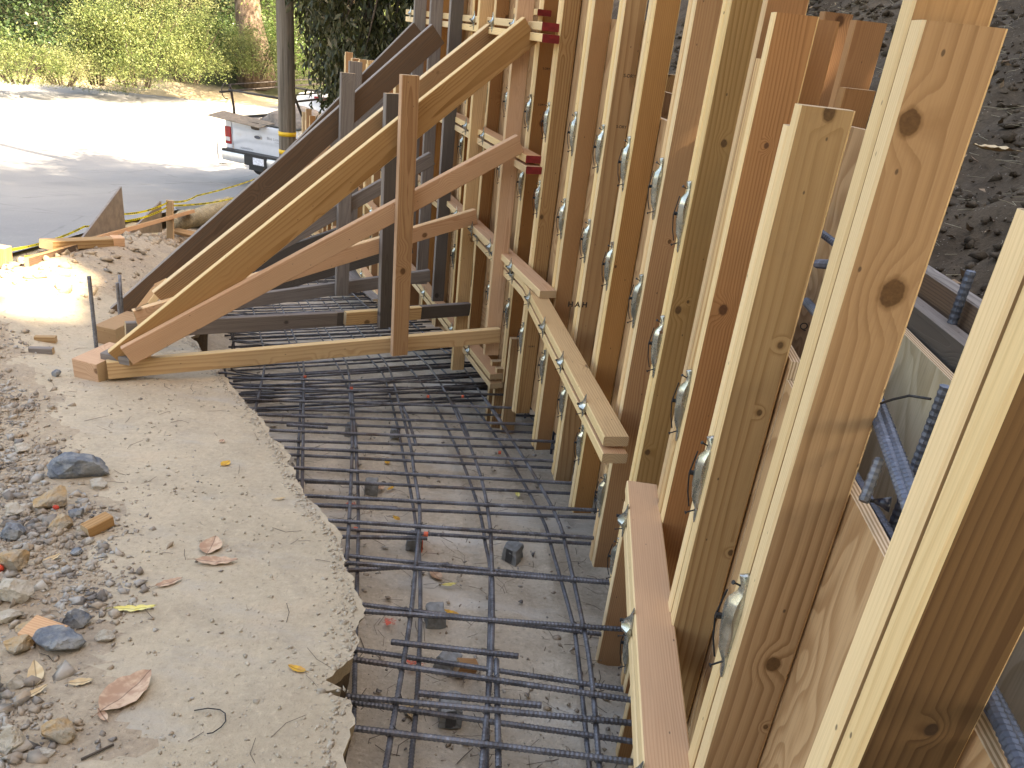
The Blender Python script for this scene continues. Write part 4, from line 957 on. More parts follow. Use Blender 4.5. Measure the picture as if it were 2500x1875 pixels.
def prism(name, outl, x0, x1, mat, parent=te, bev=.0, tx=0.0):
    """outline in the truck's (y, z) plane, extruded in x; tx narrows the top"""
    n = len(outl); zmin = min(z for _, z in outl); zr = max(.01, max(z for _, z in outl) - zmin)
    v = [(x - (tx * (z - zmin) / zr) * (1 if x > 0 else -1), y, z) for x in (x0, x1) for y, z in outl]
    f = [tuple(range(n)), tuple(range(2 * n - 1, n - 1, -1))] + [(i, i + n, (i + 1) % n + n, (i + 1) % n) for i in range(n)]
    me = mesh(name, v, f); bm = bmesh.new(); bm.from_mesh(me); bmesh.ops.recalc_face_normals(bm, faces=bm.faces)
    if bev: bmesh.ops.bevel(bm, geom=[e for e in bm.edges if e.calc_face_angle(0) > .6], offset=bev, segments=3, affect='EDGES')
    bm.to_mesh(me); bm.free(); me.materials.append(mat); me.shade_smooth(); me.set_sharp_from_angle(angle=R(40)); return link(name, me, (), parent, TM)
def arch(cy, r0=.47, z0=.5, n=10): return [(cy + r0 * math.cos(a), max(z0, .42 + r0 * math.sin(a))) for a in np.linspace(math.pi, 0, n)]
side = [(0.0, .62), (0.02, 1.30), (.06, 1.38), (2.02, 1.38), (2.02, .52)] + [q for q in arch(1.12)[::-1]] + [(.5, .55)]
for sx in (-1, 1):
    bs = prism('bed_side', side, sx * .93, sx * 1.01, white, bev=.02)
    prism('rail_cap', [(.0, 1.385), (.0, 1.41), (2.02, 1.41), (2.02, 1.385)], sx * .90, sx * 1.0, black)
    la = [(1.12 + (.50) * math.cos(a), .42 + .5 * math.sin(a)) for a in np.linspace(0, math.pi, 16)]; lb = [(1.12 + (.455) * math.cos(a), .42 + .455 * math.sin(a)) for a in np.linspace(math.pi, 0, 16)]
    prism('wheel_arch', la + lb, sx * 1.0, sx * 1.03, white)
    # cab side, doors
    prism('cab_side', [(2.08, .5), (2.08, 1.22), (5.0, 1.22), (5.9, 1.05), (5.95, .6)] + [(4.85 + .46 * math.cos(a), .42 + .46 * math.sin(a)) for a in np.linspace(0, math.pi, 10)] + [(4.3, .5)], sx * .92, sx * 1.0, white, bev=.02)
    for y0, y1 in ((2.3, 3.1), (3.2, 4.2)): prism('side_window', [(y0, 1.26), (y0 + .05, 1.72), (y1 - .18, 1.74), (y1, 1.26)], sx * .945, sx * .99, glass, tx=.14)
    for cy in (1.12, 4.85):
        w_ = empty('wheel', org, None, None); w_.name = 'wheel'; bpy.data.objects.remove(w_)
        cx = sx * .86; v, f = tube_data([(cx - .13, cy, .40), (cx - .10, cy, .40), (cx + .10, cy, .40), (cx + .13, cy, .40)], lambda k: .40 if .1 < k < .9 else .36, 28)
        me = mesh('tyre', v, f); me.materials.append(rub); ty = link('wheel', me, (), te, TM, smooth=False)
        v, f = tube_data([(cx + sx * .10, cy, .40), (cx + sx * .135, cy, .40)], .25, 20); me = mesh('rim', v, f); me.materials.append(chrome); link('rim', me, (), ty, TM)
prism('bed_floor', [(0.05, .80), (0.05, .86), (2.0, .86), (2.0, .80)], -.92, .92, black); prism('bed_front', [(1.94, .8), (1.94, 1.38), (2.02, 1.38), (2.02, .8)], -.93, .93, white)
cab = prism('cab', [(2.08, .6), (2.10, 1.24), (2.25, 1.88), (2.7, 1.93), (3.7, 1.92), (4.05, 1.80), (4.75, 1.26), (5.8, 1.10), (5.92, .6)], -.93, .93, white, bev=.04, tx=.16)
prism('rear_window', [(2.12, 1.30), (2.222, 1.76), (2.235, 1.76), (2.135, 1.30)], -.62, .62, glass); prism('windscreen', [(4.08, 1.80), (4.72, 1.30), (4.75, 1.31), (4.11, 1.82)], -.74, .74, glass)
prism('brake_lamp', [(2.17, 1.83), (2.18, 1.88), (2.24, 1.88), (2.24, 1.83)], -.2, .2, redl)
# tailgate with shaped relief
bm = bmesh.new(); nx, nz = 41, 25
def tg(x, z):
    zz = (z - .74) / .62; y = -.01
    y -= .018 * (1 / (1 + math.exp(-(zz - .80) * 40))) ; 
    lower = .40 - .16 * max(0, (abs(x) - .45)) / .3
    y += .020 / (1 + math.exp((zz - lower) * 45)); y += .012 * (abs(x) / .8) ** 4
    return y
vs2 = [[bm.verts.new((x, tg(x, z), z)) for x in np.linspace(-.80, .80, nx)] for z in np.linspace(.74, 1.36, nz)]
for a in range(nz - 1):
    for b in range(nx - 1): bm.faces.new((vs2[a][b], vs2[a][b + 1], vs2[a + 1][b + 1], vs2[a + 1][b]))
top = [bm.verts.new((v_.co.x, .05, 1.37)) for v_ in vs2[-1]]
for b in range(nx - 1): bm.faces.new((vs2[-1][b], vs2[-1][b + 1], top[b + 1], top[b]))
bk = [bm.verts.new((v_.co.x, .05, .80)) for v_ in vs2[-1]]
for b in range(nx - 1): bm.faces.new((top[b], top[b + 1], bk[b + 1], bk[b]))
me = bpy.data.meshes.new('tailgate'); bm.to_mesh(me); bm.free(); me.materials.append(white); tgo = link('tailgate', me, (), te, TM, smooth=True)
prism('top_trim', [(-.02, 1.372), (-.02, 1.395), (.06, 1.395), (.06, 1.372)], -.80, .80, black, tgo)
for sx in (-1, 1):
    prism('corner_panel', [(-.005, .74), (-.005, 1.36), (.1, 1.38), (.1, .74)], sx * .815, sx * 1.0, white, bev=.015)
    prism('tail_lamp', [(-.022, .84), (-.022, 1.22), (.10, 1.24), (.10, .84)], sx * .835, sx * 1.016, redl, bev=.012)
    prism('reverse_lamp', [(-.028, .90), (-.028, 1.0), (.0, 1.0), (.0, .90)], sx * .86, sx * 1.0, clear, bev=.008)
ov = [(.115 * math.cos(a) * 1.0 - .08, .047 * math.sin(a)) for a in np.linspace(0, 6.283, 25)[:-1]]
def face_disc(name, pts, y0, th, mat, cz, parent=tgo):
    n = len(pts); v = [(x, y0, cz + z) for x, z in pts] + [(x * .92 - .0064 * (1 if name == 'oval_badge' else 0), y0 - th, cz + z * .9) for x, z in pts]; f = [tuple(range(n, 2 * n))] + [(i, (i + 1) % n, (i + 1) % n + n, i + n) for i in range(n)]
    me = mesh(name, v, f); me.materials.append(mat); return link(name, me, (), parent, TM)
face_disc('oval_badge', ov, -.02, .012, chrome, 1.10)
face_disc('oval_centre', [(x * .8 - .016, z * .78) for x, z in ov], -.032, .003, flat('dark badge centre', (.06, .07, .10), .3), 1.10)
def ttext(s, x, z, size, mat, y=-.026):
    cu = bpy.data.curves.new('t', 'FONT'); cu.body = s; cu.size = size; cu.align_x = 'CENTER'; cu.align_y = 'CENTER'; to = bpy.data.objects.new('tmp', cu); COL.objects.link(to)
    me = bpy.data.meshes.new_from_object(to.evaluated_get(bpy.context.evaluated_depsgraph_get())); bpy.data.objects.remove(to); me.materials.clear(); me.materials.append(mat)
    return link('lettering', me, (), tgo, TM @ Matrix.Translation((x, y, z)) @ Matrix.Rotation(R(90), 4, 'X'))
gl = flat('grey vinyl lettering', (.22, .23, .26), .5)
ttext('Blue Lion Tree', .42, 1.115, .085, gl, -.014); ttext('LANDSCAPE', .47, 1.05, .035, gl, -.014); ttext('F-150', -.62, 1.09, .07, chrome, -.024); ttext('POWERSTROKE', -.42, .80, .05, gl, .006); ttext('XLT', .70, .80, .04, gl, .006)
bp = prism('rear_bumper', [(-.20, .50), (-.22, .66), (-.18, .74), (.02, .74), (.02, .50)], -.98, .98, chrome, bev=.02)
prism('step_pad', [(-.22, .715), (-.22, .755), (.0, .755), (.0, .715)], -.96, .96, black, bp); prism('plate_recess', [(-.235, .50), (-.235, .71), (-.19, .71), (-.19, .50)], -.30, .30, black, bp)
prism('number_plate', [(-.243, .54), (-.243, .69), (-.238, .69), (-.238, .54)], -.05, .25, flat('number plate', (.7, .72, .78), .4, var=.2, sc=30), bp); prism('hitch', [(-.2, .40), (-.2, .50), (.1, .50), (.1, .40)], -.2, .2, black)
# ladder rack
rk = empty('ladder_rack', org, None, None); rk.parent = te; rk.matrix_parent_inverse = world_of(te).inverted()
def rtube(name, pts, r=.022, m=rackm): v, f = tube_data(pts, r, 8); me = mesh(name, v, f); me.materials.append(m); return link(name, me, (), te, TM, smooth=True)
bpy.data.objects.remove(rk)
for sx in (-1, 1):
    rtube('rack_rail', [(sx * .88, -.25, 1.96), (sx * .88, 5.2, 2.12)]); rtube('rack_rail', [(sx * .88, -.05, 2.10), (sx * .88, 5.2, 2.24)], .016)
    rtube('rack_post', [(sx * .95, .25, 1.40), (sx * .96, .25, 1.6), (sx * .88, .1, 2.0), (sx * .88, .05, 2.10)], .028); rtube('rack_post', [(sx * .95, 1.9, 1.40), (sx * .93, 1.85, 1.7), (sx * .88, 1.8, 2.2)], .028)
    rtube('rack_loop', [(sx * .88 + .001, -.02 + .17 * math.sin(a), 1.98 + .17 * math.cos(a)) for a in np.linspace(0, -math.pi, 12)], .010)
for y in (.05, 1.85, 4.2): rtube('rack_crossbar', [(-.9, y, 1.99 + y * .03), (.9, y, 1.99 + y * .03)], .024)
# cargo: hardboard sheet over the tailgate, bags
v, f = box_data((0, 0, 0), (1.45, .5, .015)); Mx = TM @ Matrix.Translation((-.55, .0, 1.42)) @ Matrix.Rotation(R(3), 4, 'Y') @ Matrix.Rotation(R(8), 4, 'X'); sh = joined('hardboard_sheet', [(v, f)], M['osb'], None, Mx); tag(sh, 'brown hardboard sheet lying across the top of the pickup tailgate', 'board')
v = [(-.30, -.035, 1.41), (-.02, -.035, 1.41), (-.02, -.04, 1.26), (-.10, -.04, 1.25), (-.22, -.04, 1.26)]; me = mesh('flap', v + [(x, y - .01, z) for x, y, z in v], [(4, 3, 2, 1, 0), (5, 6, 7, 8, 9)] + [(i, (i + 1) % 5, (i + 1) % 5 + 5, i + 5) for i in range(5)]); me.materials.append(flat('dark brown flap', (.09, .065, .05), .8)); link('flap', me, (), sh, TM)
def blob(name, s, mat, seed, Mx, amp=.25, sub_=3):
    bm = bmesh.new(); bmesh.ops.create_icosphere(bm, subdivisions=sub_, radius=1)
    for v_ in bm.verts: v_.co *= 1 + amp * noise.noise(v_.co * 1.7 + Vector((seed, 0, 0)))
    for v_ in bm.verts: v_.co = Vector((v_.co.x * s[0], v_.co.y * s[1], v_.co.z * s[2]))
    me = bpy.data.meshes.new(name); bm.to_mesh(me); bm.free(); me.materials.append(mat); return link(name, me, (), None, Mx, smooth=True)
tag(blob('white_sack', (.42, .35, .24), flat('white sack cloth', (.75, .75, .72), .8), 3, TM @ Matrix.Translation((.15, .9, 1.22))), 'crumpled white sacks heaped in the pickup bed', 'sack')
tag(blob('brown_tarp', (.80, .75, .36), flat('brown tarp', (.27, .22, .18), .85, var=.3), 5, TM @ Matrix.Translation((0, 1.35, 1.32)), .35), 'brown tarp mounded in the front half of the pickup bed', 'tarp')

# ------------------------------------------------------------------ vegetation
def leaves(name, C, size, mat, parent=None, aspect=.45, droop=0.0, sz_var=.5, fold=False):
    """rhombic leaf faces centred on C (n x 3)"""
    C = np.asarray(C, np.float32); n = len(C)
    d = rng.normal(size=(n, 3)); d[:, 2] = d[:, 2] * (1 - droop) - droop * 2.2; d /= np.linalg.norm(d, axis=1)[:, None]
    u = rng.normal(size=(n, 3)); s = np.cross(d, u); s /= np.linalg.norm(s, axis=1)[:, None]
    L = size * (1 - sz_var / 2 + sz_var * rng.random(n))[:, None]
    nn = np.cross(d, s) * L * .12
    V = np.stack([C - d * L / 2, C + s * L * aspect / 2 + nn, C + d * L / 2, C - s * L * aspect / 2 + nn], 1).reshape(-1, 3)
    me = npmesh(name, V, np.arange(4 * n).reshape(n, 4)); me.materials.append(mat); return link(name, me, (), parent)
def clumpy(n, c, r, clumps=40, cr=.28, shell=.55, flat_bottom=True):
    c = np.array(c); r = np.array(r); d = rng.normal(size=(clumps, 3)); d /= np.linalg.norm(d, axis=1)[:, None]
    if flat_bottom: d[:, 2] = np.abs(d[:, 2]) * 1.0 - .25
    k = c + d * r * (shell + (1 - shell) * rng.random((clumps, 1))); idx = rng.integers(0, clumps, n); sc = cr * r.mean() * (.5 + rng.random(clumps))
    return k[idx] + rng.normal(size=(n, 3)) * sc[idx][:, None] * .55
def bush(u, v, rho, rx, ry, rz, n, size, mat, lab, cat='bush', name='roadside_bush', clumps=45, droop=0.0, aspect=.4, cr=.26, grp='bushes across the road'):
    p = prho(u, v, rho); zb = p.z
    e = empty(name, p, lab, cat, grp); C = clumpy(n, (p.x, p.y, zb + rz * .35), (rx, ry, rz), clumps, cr); C[:, 2] = np.maximum(C[:, 2], zb + .03 * rng.random(n))
    leaves('crown', C, size, M[mat], e, aspect, droop)
    parts = []
    for k in range(9):
        a = k * 2.4; q = Vector((p.x + .2 * rx * math.cos(a), p.y + .2 * ry * math.sin(a), zb - .1)); r_ = Vector((p.x + .7 * rx * math.cos(a), p.y + .6 * ry * math.sin(a), zb + rz * (.6 + .1 * (k % 3)))); parts.append(tube_data([q, q.lerp(r_, .5) + Vector((0, 0, .1 * rz)), r_], lambda f: .03 * (1 - f) + .006, 5))
    joined('stems', parts, M['bark_dark'], e); return e
bush(330, 205, 31.5, 2.3, 1.3, 2.7, 22000, .085, 'leaf_bush', 'largest sunlit feathery bush standing at the far road edge', clumps=70)
bush(455, 195, 32.5, 1.9, 1.2, 2.3, 15000, .08, 'leaf_bush', 'yellow green bush right of the largest one, left of the tree trunk', clumps=50)
bush(235, 200, 32.0, 1.0, .8, 2.0, 7000, .08, 'leaf_bush', 'narrow bright bush on the left flank of the largest bush', clumps=30)
bush(150, 200, 31.0, 1.5, .8, .9, 7000, .08, 'leaf_pale', 'low pale straw coloured clump at the left far road edge', clumps=40, aspect=.2)
bush(610, 170, 38, 2.3, 1.2, 1.9, 9000, .10, 'leaf_mid', 'rounded mid green bush at the foot of the big tree', clumps=40)
bush(620, 188, 34.0, 1.5, .8, 1.75, 9000, .08, 'leaf_bush', 'leafy bush hiding the foot of the big pale tree', clumps=40)
bush(40, 195, 30.5, 1.6, 1.0, 1.1, 7000, .08, 'leaf_bush', 'low leafy bush at the far left edge of the picture', clumps=40)
bush(400, 60, 37, 2.4, 1.2, 2.2, 9000, .10, 'leaf_pale', 'pale flowering shrub higher on the bank behind the big bushes', clumps=50)
# ivy bank as ground cover
C = []
while len(C) < 52000:
    x = rng.uniform(-34, 8); y0 = 31.5 + .25 * (x + 15); y = y0 + .5 + abs(rng.normal()) * 5 + rng.uniform(0, 1.5); z = base_z(y) + max(0, y - y0) * .55
    h = .5 + .5 * noise.noise(Vector((x * .5, y * .5, 0))) ; C.append((x, y, z + rng.random() ** .7 * (.25 + 1.0 * max(0, h))))
C = np.array(C); sel = (C[:, 0] < -17.5) | (np.sin(C[:, 0] * 1.3 + C[:, 1] * .7) > .1)
tag(leaves('ivy', C[sel], .14, M['leaf_ivy'], aspect=.8), kind='stuff'); tag(leaves('ground_cover', C[~sel], .13, M['leaf_mid'], aspect=.5), kind='stuff')
C = []
for k in range(5200):
    x = rng.uniform(-26, -15); y = 30.9 + .22 * (x + 15) + rng.normal() * .7; C.append((x, y, base_z(y) + rng.random() ** 2 * .35))
tag(leaves('dry_grass', C, .22, M['leaf_pale'], aspect=.09), kind='stuff')
def tree(name, x, y, z, h, r0, crown, lab, mats=('bark', 'leaf_mid'), grp=None, n=12000, size=.16, lean=(0, 0), limbs=6, droop=0.0, aspect=.45, clumps=60, cr=.22):
    e = empty(name, (x, y, z), lab, 'tree', grp); parts = []
    b = Vector((x, y, z - .4)); t_ = Vector((x + lean[0], y + lean[1], z + h)); ax = [b.lerp(t_, k / 8) + Vector((.05 * math.sin(k * 1.7), .05 * math.cos(k * 2.1), 0)) * r0 * 6 for k in range(9)]
    parts.append(tube_data(ax, lambda f: r0 * (1.35 - .35 * min(1, f * 8)) * (1 - .65 * f), 18))
    for cx, cy, cz, rx, ry, rz in crown:
        for k in range(limbs):
            a = k * 6.28 / limbs + cx; s = ax[4 + k % 4]; q = Vector((cx + .7 * rx * math.cos(a), cy + .7 * ry * math.sin(a), cz + rz * .2 * math.sin(k * 2.2))); m_ = s.lerp(q, .5) + Vector((0, 0, .12 * (q - s).length))
            if name == 'unseen_shade_tree' and len(crown_gaps(np.array([s.lerp(m_, f) for f in np.linspace(0, 1, 12)] + [m_.lerp(q, f) for f in np.linspace(0, 1, 12)]), .2)) < 24: continue
            parts.append(tube_data([s, s.lerp(m_, .5), m_, m_.lerp(q, .5), q], lambda f: r0 * .32 * (1 - f) + .012, 7))
    joined('trunk', parts, M[mats[0]], e, smooth=True)
    C = np.concatenate([clumpy(n // len(crown), (cx, cy, cz), (rx, ry, rz), clumps, cr, .25, False) for cx, cy, cz, rx, ry, rz in crown])
    if name == 'unseen_shade_tree': C = crown_gaps(C)
    leaves('crown', C, size, M[mats[1]], e, aspect, droop); return e
# big tree across the road
p = prho(548 * DS, 96 * DS, 35.5); p.z -= 1.1; tree('roadside_tree', p.x, p.y, p.z, 9, .62, [(p.x, p.y + 1, p.z + 9, 5, 5, 3.2)], 'big tree with peeling pale brown bark and thick trunk across the road', n=9000, size=.22, lean=(-.5, .5))
p = prho(95 * DS, -40, 37); tree('roadside_tree', p.x, p.y, p.z, 7, .2, [(p.x, p.y, p.z + 6, 3.5, 3, 2.5)], 'slender tree at the top left above the ivy bank', ('bark_dark', 'leaf_mid'), n=6000, size=.2)
p = prho(745 * DS, -30, 30); tree('roadside_tree', p.x, p.y, p.z - .8, 7, .3, [(p.x, p.y, p.z + 1.2, 4.5, 2, 2.4), (p.x + 1.5, p.y, p.z + 3.5, 4.5, 2, 2.4)], 'sunlit green tree seen through gaps behind the dark drooping one', ('bark_dark', 'leaf_bush'), n=12000, size=.14)
# dark drooping tree behind the far end of the formwork
e = empty('drooping_tree', (-2.2, 13.6, -2.2), 'dark tree with drooping leaves hanging over the pickup behind the far formwork', 'tree')
parts = [tube_data([(-1.7, 14.2, -2.6), (-1.8, 14.1, -1), (-2.1, 13.8, .6), (-2.4, 13.6, 2.4)], lambda f: .24 - .1 * f, 12)]
C = []; 
for k in range(300):
    az_ = rng.uniform(-20.2, -6.0); rho = rng.uniform(12.2, 16.5)
    zb = float(np.interp(az_, [-20.5, -18.5, -17.2, -16.0, -14.9, -14.2, -13.4, -12, -9, -6], [1.2, .9, .5, .1, -.9, -1.75, -1.3, -.95, -.9, -.9])) * rho / 13 
    z = zb + abs(rng.normal()) * 1.15 + .05; x = rho * math.sin(R(az_)); y = rho * math.cos(R(az_)); m_ = int(rng.integers(30, 85)); a = rng.random() * 6.28
    cl = rng.normal(size=(m_, 3)) * np.array([.20, .20, .17]); cl[:, 2] -= .12; C.append(cl + np.array([x, y, z]))
    if k % 4 == 0: parts.append(tube_data([(-2.3, 13.7, 1.6), ((x - 2.3) / 2, (y + 13.7) / 2, (z + 1.8) / 2 + .5), (x, y, z + .1)], lambda f: .045 * (1 - f) + .005, 5))
joined('trunk', parts, M['bark_dark'], e, smooth=True); leaves('crown', np.concatenate(C), .15, M['leaf_dark'], e, .32, .75)
# shade trees on the hillside, overhead and behind the camera
SH = Vector((sdir.x, sdir.y, 0)).normalized(); SP = Vector((-SH.y, SH.x, 0))
def tpos(t, s): return SH * t + SP * s                 # t metres towards the sun, s metres along the tree line
GAPS = [((-3.2, 4.6, -1.75), .44), ((-2.85, 4.15, -1.8), .26), ((-3.6, 4.85, -1.7), .46), ((-2.3, 3.85, -1.83), .13), ((-.75, 3.35, -1.8), .14), ((-.35, 2.75, -1.8), .10)]  # openings cut in the unseen crowns along the sun to aim light patches
def crown_gaps(C, grow=0.0):
    keep = np.ones(len(C), bool)
    for g, r_ in GAPS:
        v_ = C - np.array(g); k = v_ @ np.array(sdir); keep &= np.linalg.norm(v_ - k[:, None] * np.array(sdir), axis=1) > r_ + grow
    return C[keep]
for t, s_, lab, crs in ((9.5, -3.5, 'tall shade tree on the hillside behind the camera', ((8, -4, 6, 3.2), (9, -2, 10.5, 3.4), (10, -5, 13, 3))), (9.0, .2, 'tallest shade tree on the hillside right of the camera', ((7.5, 1, 5.6, 3.2), (8.5, 1.5, 10, 3.6), (9.5, 3.5, 14.2, 3.4), (9, -1, 14, 3), (9.5, 5.5, 18, 3.6), (9.5, 1, 18, 3.0))), (10.0, 7.5, 'spreading shade tree on the hillside above the formwork', ((8.5, 5.5, 6.8, 3.2), (9, 7.0, 11.5, 3.6), (10, 8.5, 15.2, 3.2), (9, 10.0, 7.5, 3.2), (10, 10, 18, 3.4))), (10.5, 13.0, 'farthest shade tree on the hillside beyond the formwork', ((9.5, 12, 12, 3.6), (10, 14, 8.5, 3.4), (10.5, 15.5, 14, 3.6), (10, 12.5, 17, 3)))):
    b_ = tpos(t, s_); hz = base_z(max(-6, b_.y)) + 3.2
    tree('unseen_shade_tree', b_.x, b_.y, hz, 10, .38, [(*tpos(a, b2)[:2], z, r_, r_, r_ * .85) for a, b2, z, r_ in crs], lab, ('bark_dark', 'leaf_mid'), 'unseen shade trees around the site', n=5600 * len(crs), size=.42, limbs=5, clumps=70, cr=.26)

# ------------------------------------------------------------------ rocks, rubble and litter on the dirt shelf
def surf(u, v):
    p = G(u, v)
    for _ in range(6):
        z = ground_z(p.x, p.y) if p.x < edge_x(p.y) - .005 else pit_z(p.y); p = pz(u, v, z)
    p.z = ground_z(p.x, p.y); return p
def rock_mesh(s, seed, facet=True, sub_=4):
    bm = bmesh.new(); bmesh.ops.create_icosphere(bm, subdivisions=sub_, radius=1); r_ = random.Random(seed)
    for _ in range(15 if facet else 3):
        n_ = Vector((r_.gauss(0, 1), r_.gauss(0, 1), r_.gauss(0, 1))).normalized(); dd = r_.uniform(.42, .78)
        for v in bm.verts:
            k = v.co.dot(n_)
            if k > dd: v.co -= n_ * (k - dd) * .93
    for v in bm.verts: v.co *= 1 + .10 * noise.noise(v.co * 3.1 + Vector((seed, 0, 0))) + .07 * noise.noise(v.co * 8 + Vector((0, seed, 0))) + .04 * noise.noise(v.co * 18 + Vector((0, seed, 0)))
    for v in bm.verts: v.co = Vector((v.co.x * s[0], v.co.y * s[1], v.co.z * s[2]))
    me = bpy.data.meshes.new('rock'); bm.to_mesh(me); bm.free(); return me
ROCKS = [((185, 1022), 120, 62, 'rock_blue', 'largest blue grey broken rock, with a dusty right face'), ((113, 1092), 76, 58, 'rock_ochre', 'round ochre rock with a spot of red paint just below the largest rock'), ((133, 1140), 56, 40, 'rock_ochre', 'tan lumpy rock left of the cut wood cube'), ((170, 1113), 38, 26, 'rock_blue', 'small dark blue rock directly above the wood cube'), ((28, 1160), 60, 40, 'rock_blue', 'blue grey rock at the left picture edge beside a pale flat stone'), ((28, 1228), 66, 62, 'rock_ochre', 'orange brown rock with red paint at the left picture edge'), ((35, 1290), 84, 66, 'rock_pale', 'big cracked pale rock under the red painted one'), ((20, 1338), 46, 40, 'rock_pale', 'pale rock topped with a white chip at the left edge'), ((60, 1362), 50, 34, 'rock_ochre', 'small brown rock left of the pink wood chip'), ((170, 1350), 58, 50, 'rock_blue', 'blue grey rock above and right of the pink wood chip'), ((127, 1397), 92, 56, 'rock_blue', 'blue grey wedge shaped rock below the pink wood chip'), ((227, 1383), 42, 34, 'rock_pale', 'small pale rock with an orange stain, alone on the dirt'), ((42, 1405), 62, 40, 'rock_ochre', 'brown pitted rock left of the wedge shaped one'), ((46, 975), 34, 30, 'rock_pale', 'rounded pale pebble stone above the largest rock at the left'), ((32, 1110), 48, 26, 'rock_pale', 'flat pale stone left of the round ochre rock'), ((35, 1480), 42, 32, 'rock_pale', 'small rounded olive stone beside a curled leaf'), ((125, 1590), 72, 56, 'rock_ochre', 'tan angular rock near the bottom left corner'), ((25, 1610), 70, 60, 'rock_pale', 'large pale rock cut by the bottom left picture edge'), ((212, 1052), 40, 26, 'rock_pale', 'pale chip right under the largest rock'), ((122, 812), 24, 18, 'rock_blue', 'dark glossy pebble left of the pink wood block'), ((165, 1195), 30, 18, 'rock_blue', 'thin grey stone between the painted rock and the wood cube'), ((183, 1150), 26, 20, 'rock_pale', 'little pale stone touching the wood cube'), ((98, 1628), 34, 16, 'rock_pale', 'flat white stone at the bottom left')]
for k, ((u, v), w_, h_, mt, lab) in enumerate(ROCKS):
    p = surf(u * DS, v * DS); d = p.length; s = w_ / 1661 * d / 2; hh = h_ / 1661 * d / 2
    o = link('rock', rock_mesh((s * 1.02, s * .8, hh * 1.0), k * 3 + 1), M[mt], None, Matrix.Translation(p + Vector((0, .0, hh * .45))) @ Matrix.Rotation(k * .0 + .3, 4, 'Z')); o.data.shade_smooth(); o.data.set_sharp_from_angle(angle=R(24)); tag(o, lab, 'rock', 'rocks on the dirt shelf')
    if k in (1, 5):
        bm = bmesh.new(); bmesh.ops.create_icosphere(bm, subdivisions=2, radius=s * (.16 if k == 1 else .3)); me = bpy.data.meshes.new('paint_spot'); bm.to_mesh(me); bm.free(); me.materials.append(flat('red marking paint', (.6, .06, .03), .7, var=.3, sc=90))
        link('paint_spot', me, (), o, Matrix.Translation(p + Vector((s * (.55 if k == 1 else -.35), -s * .55, hh * .45))) @ Matrix.Diagonal((1, .55, .8, 1)), smooth=True)
p = surf(208 * DS, 1152 * DS); o = board('wood_offcut', p + Vector((-.022, -.02, .018)), p + Vector((.018, .05, .022)), .038, .042, (0, 0, 1), (M['tan'], M['tan'], M['end'])); tag(o, 'small sawn wood cube among the rubble below the largest rock', 'offcut')
p = surf(108 * DS, 1370 * DS); o = board('wood_offcut', p + Vector((-.05, -.0, .02)), p + Vector((.045, -.03, .026)), .06, .014, (0, 1, .2), (M['pink'], M['pink'], M['end'])); tag(o, 'flat pink wood chip wedged between blue grey rocks', 'offcut')
p = surf(355 / DS * DS * .3, 1235); 
for (u, v, lab, mt, L) in ((97, 738, 'pale wood offcut on the gravel left of the tall rebar stake', 'olive', .10), (88, 763, 'short brown stick of wood on the gravel at the left', 'greyw', .11)):
    p = surf(u * DS, v * DS); o = board('wood_offcut', p + Vector((-L / 2, 0, .01)), p + Vector((L / 2, .02, .012)), .035, .03, (0, 0, 1), (M[mt], M[mt], M['end'])); tag(o, lab, 'offcut')
p = surf(8, 1690); tag(tube('rebar_offcut', [p + Vector((.02, -.06, .02)), p + Vector((.005, -.03, .03)), p + Vector((-.02, .01, .03))], .010, M['rebar'], None, 10, .010), 'short piece of grey rebar poking in at the left edge near the bottom', 'rebar')
# pebbles and gravel
def pebbles(name, P, S, mat, flatz=.7):
    P = np.asarray(P, np.float32); n = len(P); S = np.asarray(S)[:, None, None]
    T = np.array([[1, 0, 0], [-1, 0, 0], [0, 1, 0], [0, -1, 0], [0, 0, 1], [0, 0, -1], [.6, .6, .45], [-.6, -.6, .5], [.55, -.6, -.4], [-.6, .55, -.45]], float)
    F_ = [(0, 2, 6), (2, 4, 6), (4, 0, 6), (1, 3, 7), (3, 4, 7), (4, 1, 7), (0, 3, 8), (3, 5, 8), (5, 0, 8), (1, 2, 9), (2, 5, 9), (5, 1, 9), (0, 4, 3), (1, 4, 2), (0, 5, 2), (1, 5, 3)]
    V = T[None] * (1 + .35 * rng.normal(size=(n, 10, 1))).clip(.55, 1.5) * (.6 + .8 * rng.random((n, 1, 3)))
    a = rng.random(n) * 6.283; ca, sa = np.cos(a), np.sin(a); X = V[..., 0] * ca[:, None] - V[..., 1] * sa[:, None]; Y = V[..., 0] * sa[:, None] + V[..., 1] * ca[:, None]
    b = rng.normal(size=n) * .4; cb, sb = np.cos(b)[:, None], np.sin(b)[:, None]; Z = V[..., 2] * flatz; Y, Z = Y * cb - Z * sb, Y * sb + Z * cb
    W = np.stack([X, Y, Z], -1) * S + P[:, None]
    Fa = (np.array(F_)[None] + (np.arange(n) * 10)[:, None, None]).reshape(-1, 3)
    me = npmesh(name, W.reshape(-1, 3), Fa); me.materials.append(mat); return tag(link(name, me), kind='stuff')
P = []; S = []
while len(P) < 42000:
    y = .85 + rng.random() ** 1.25 * 4.6; e = .35 + rng.random() * (1.0 + .75 * y); x = edge_x(y) - e; thr = .40 + .22 * (y - 1)
    dens = min(1, max(.02, (e - thr + .22 * noise.noise(Vector((x * 3, y * 3, 0)))) / .28)) * min(1, max(.08, .55 + 1.9 * noise.noise(Vector((x * 2.6, y * 2.6, 4)))))
    if x < road_edge(y) + .05 or rng.random() > dens: continue
    sz = .0016 + .0045 * rng.random() ** 2 + .016 * rng.random() ** 9.0; P.append((x, y, ground_z(x, y) + sz * .2)); S.append(sz)
pebbles('gravel', P, S, M['gravel'])
P = []; S = []
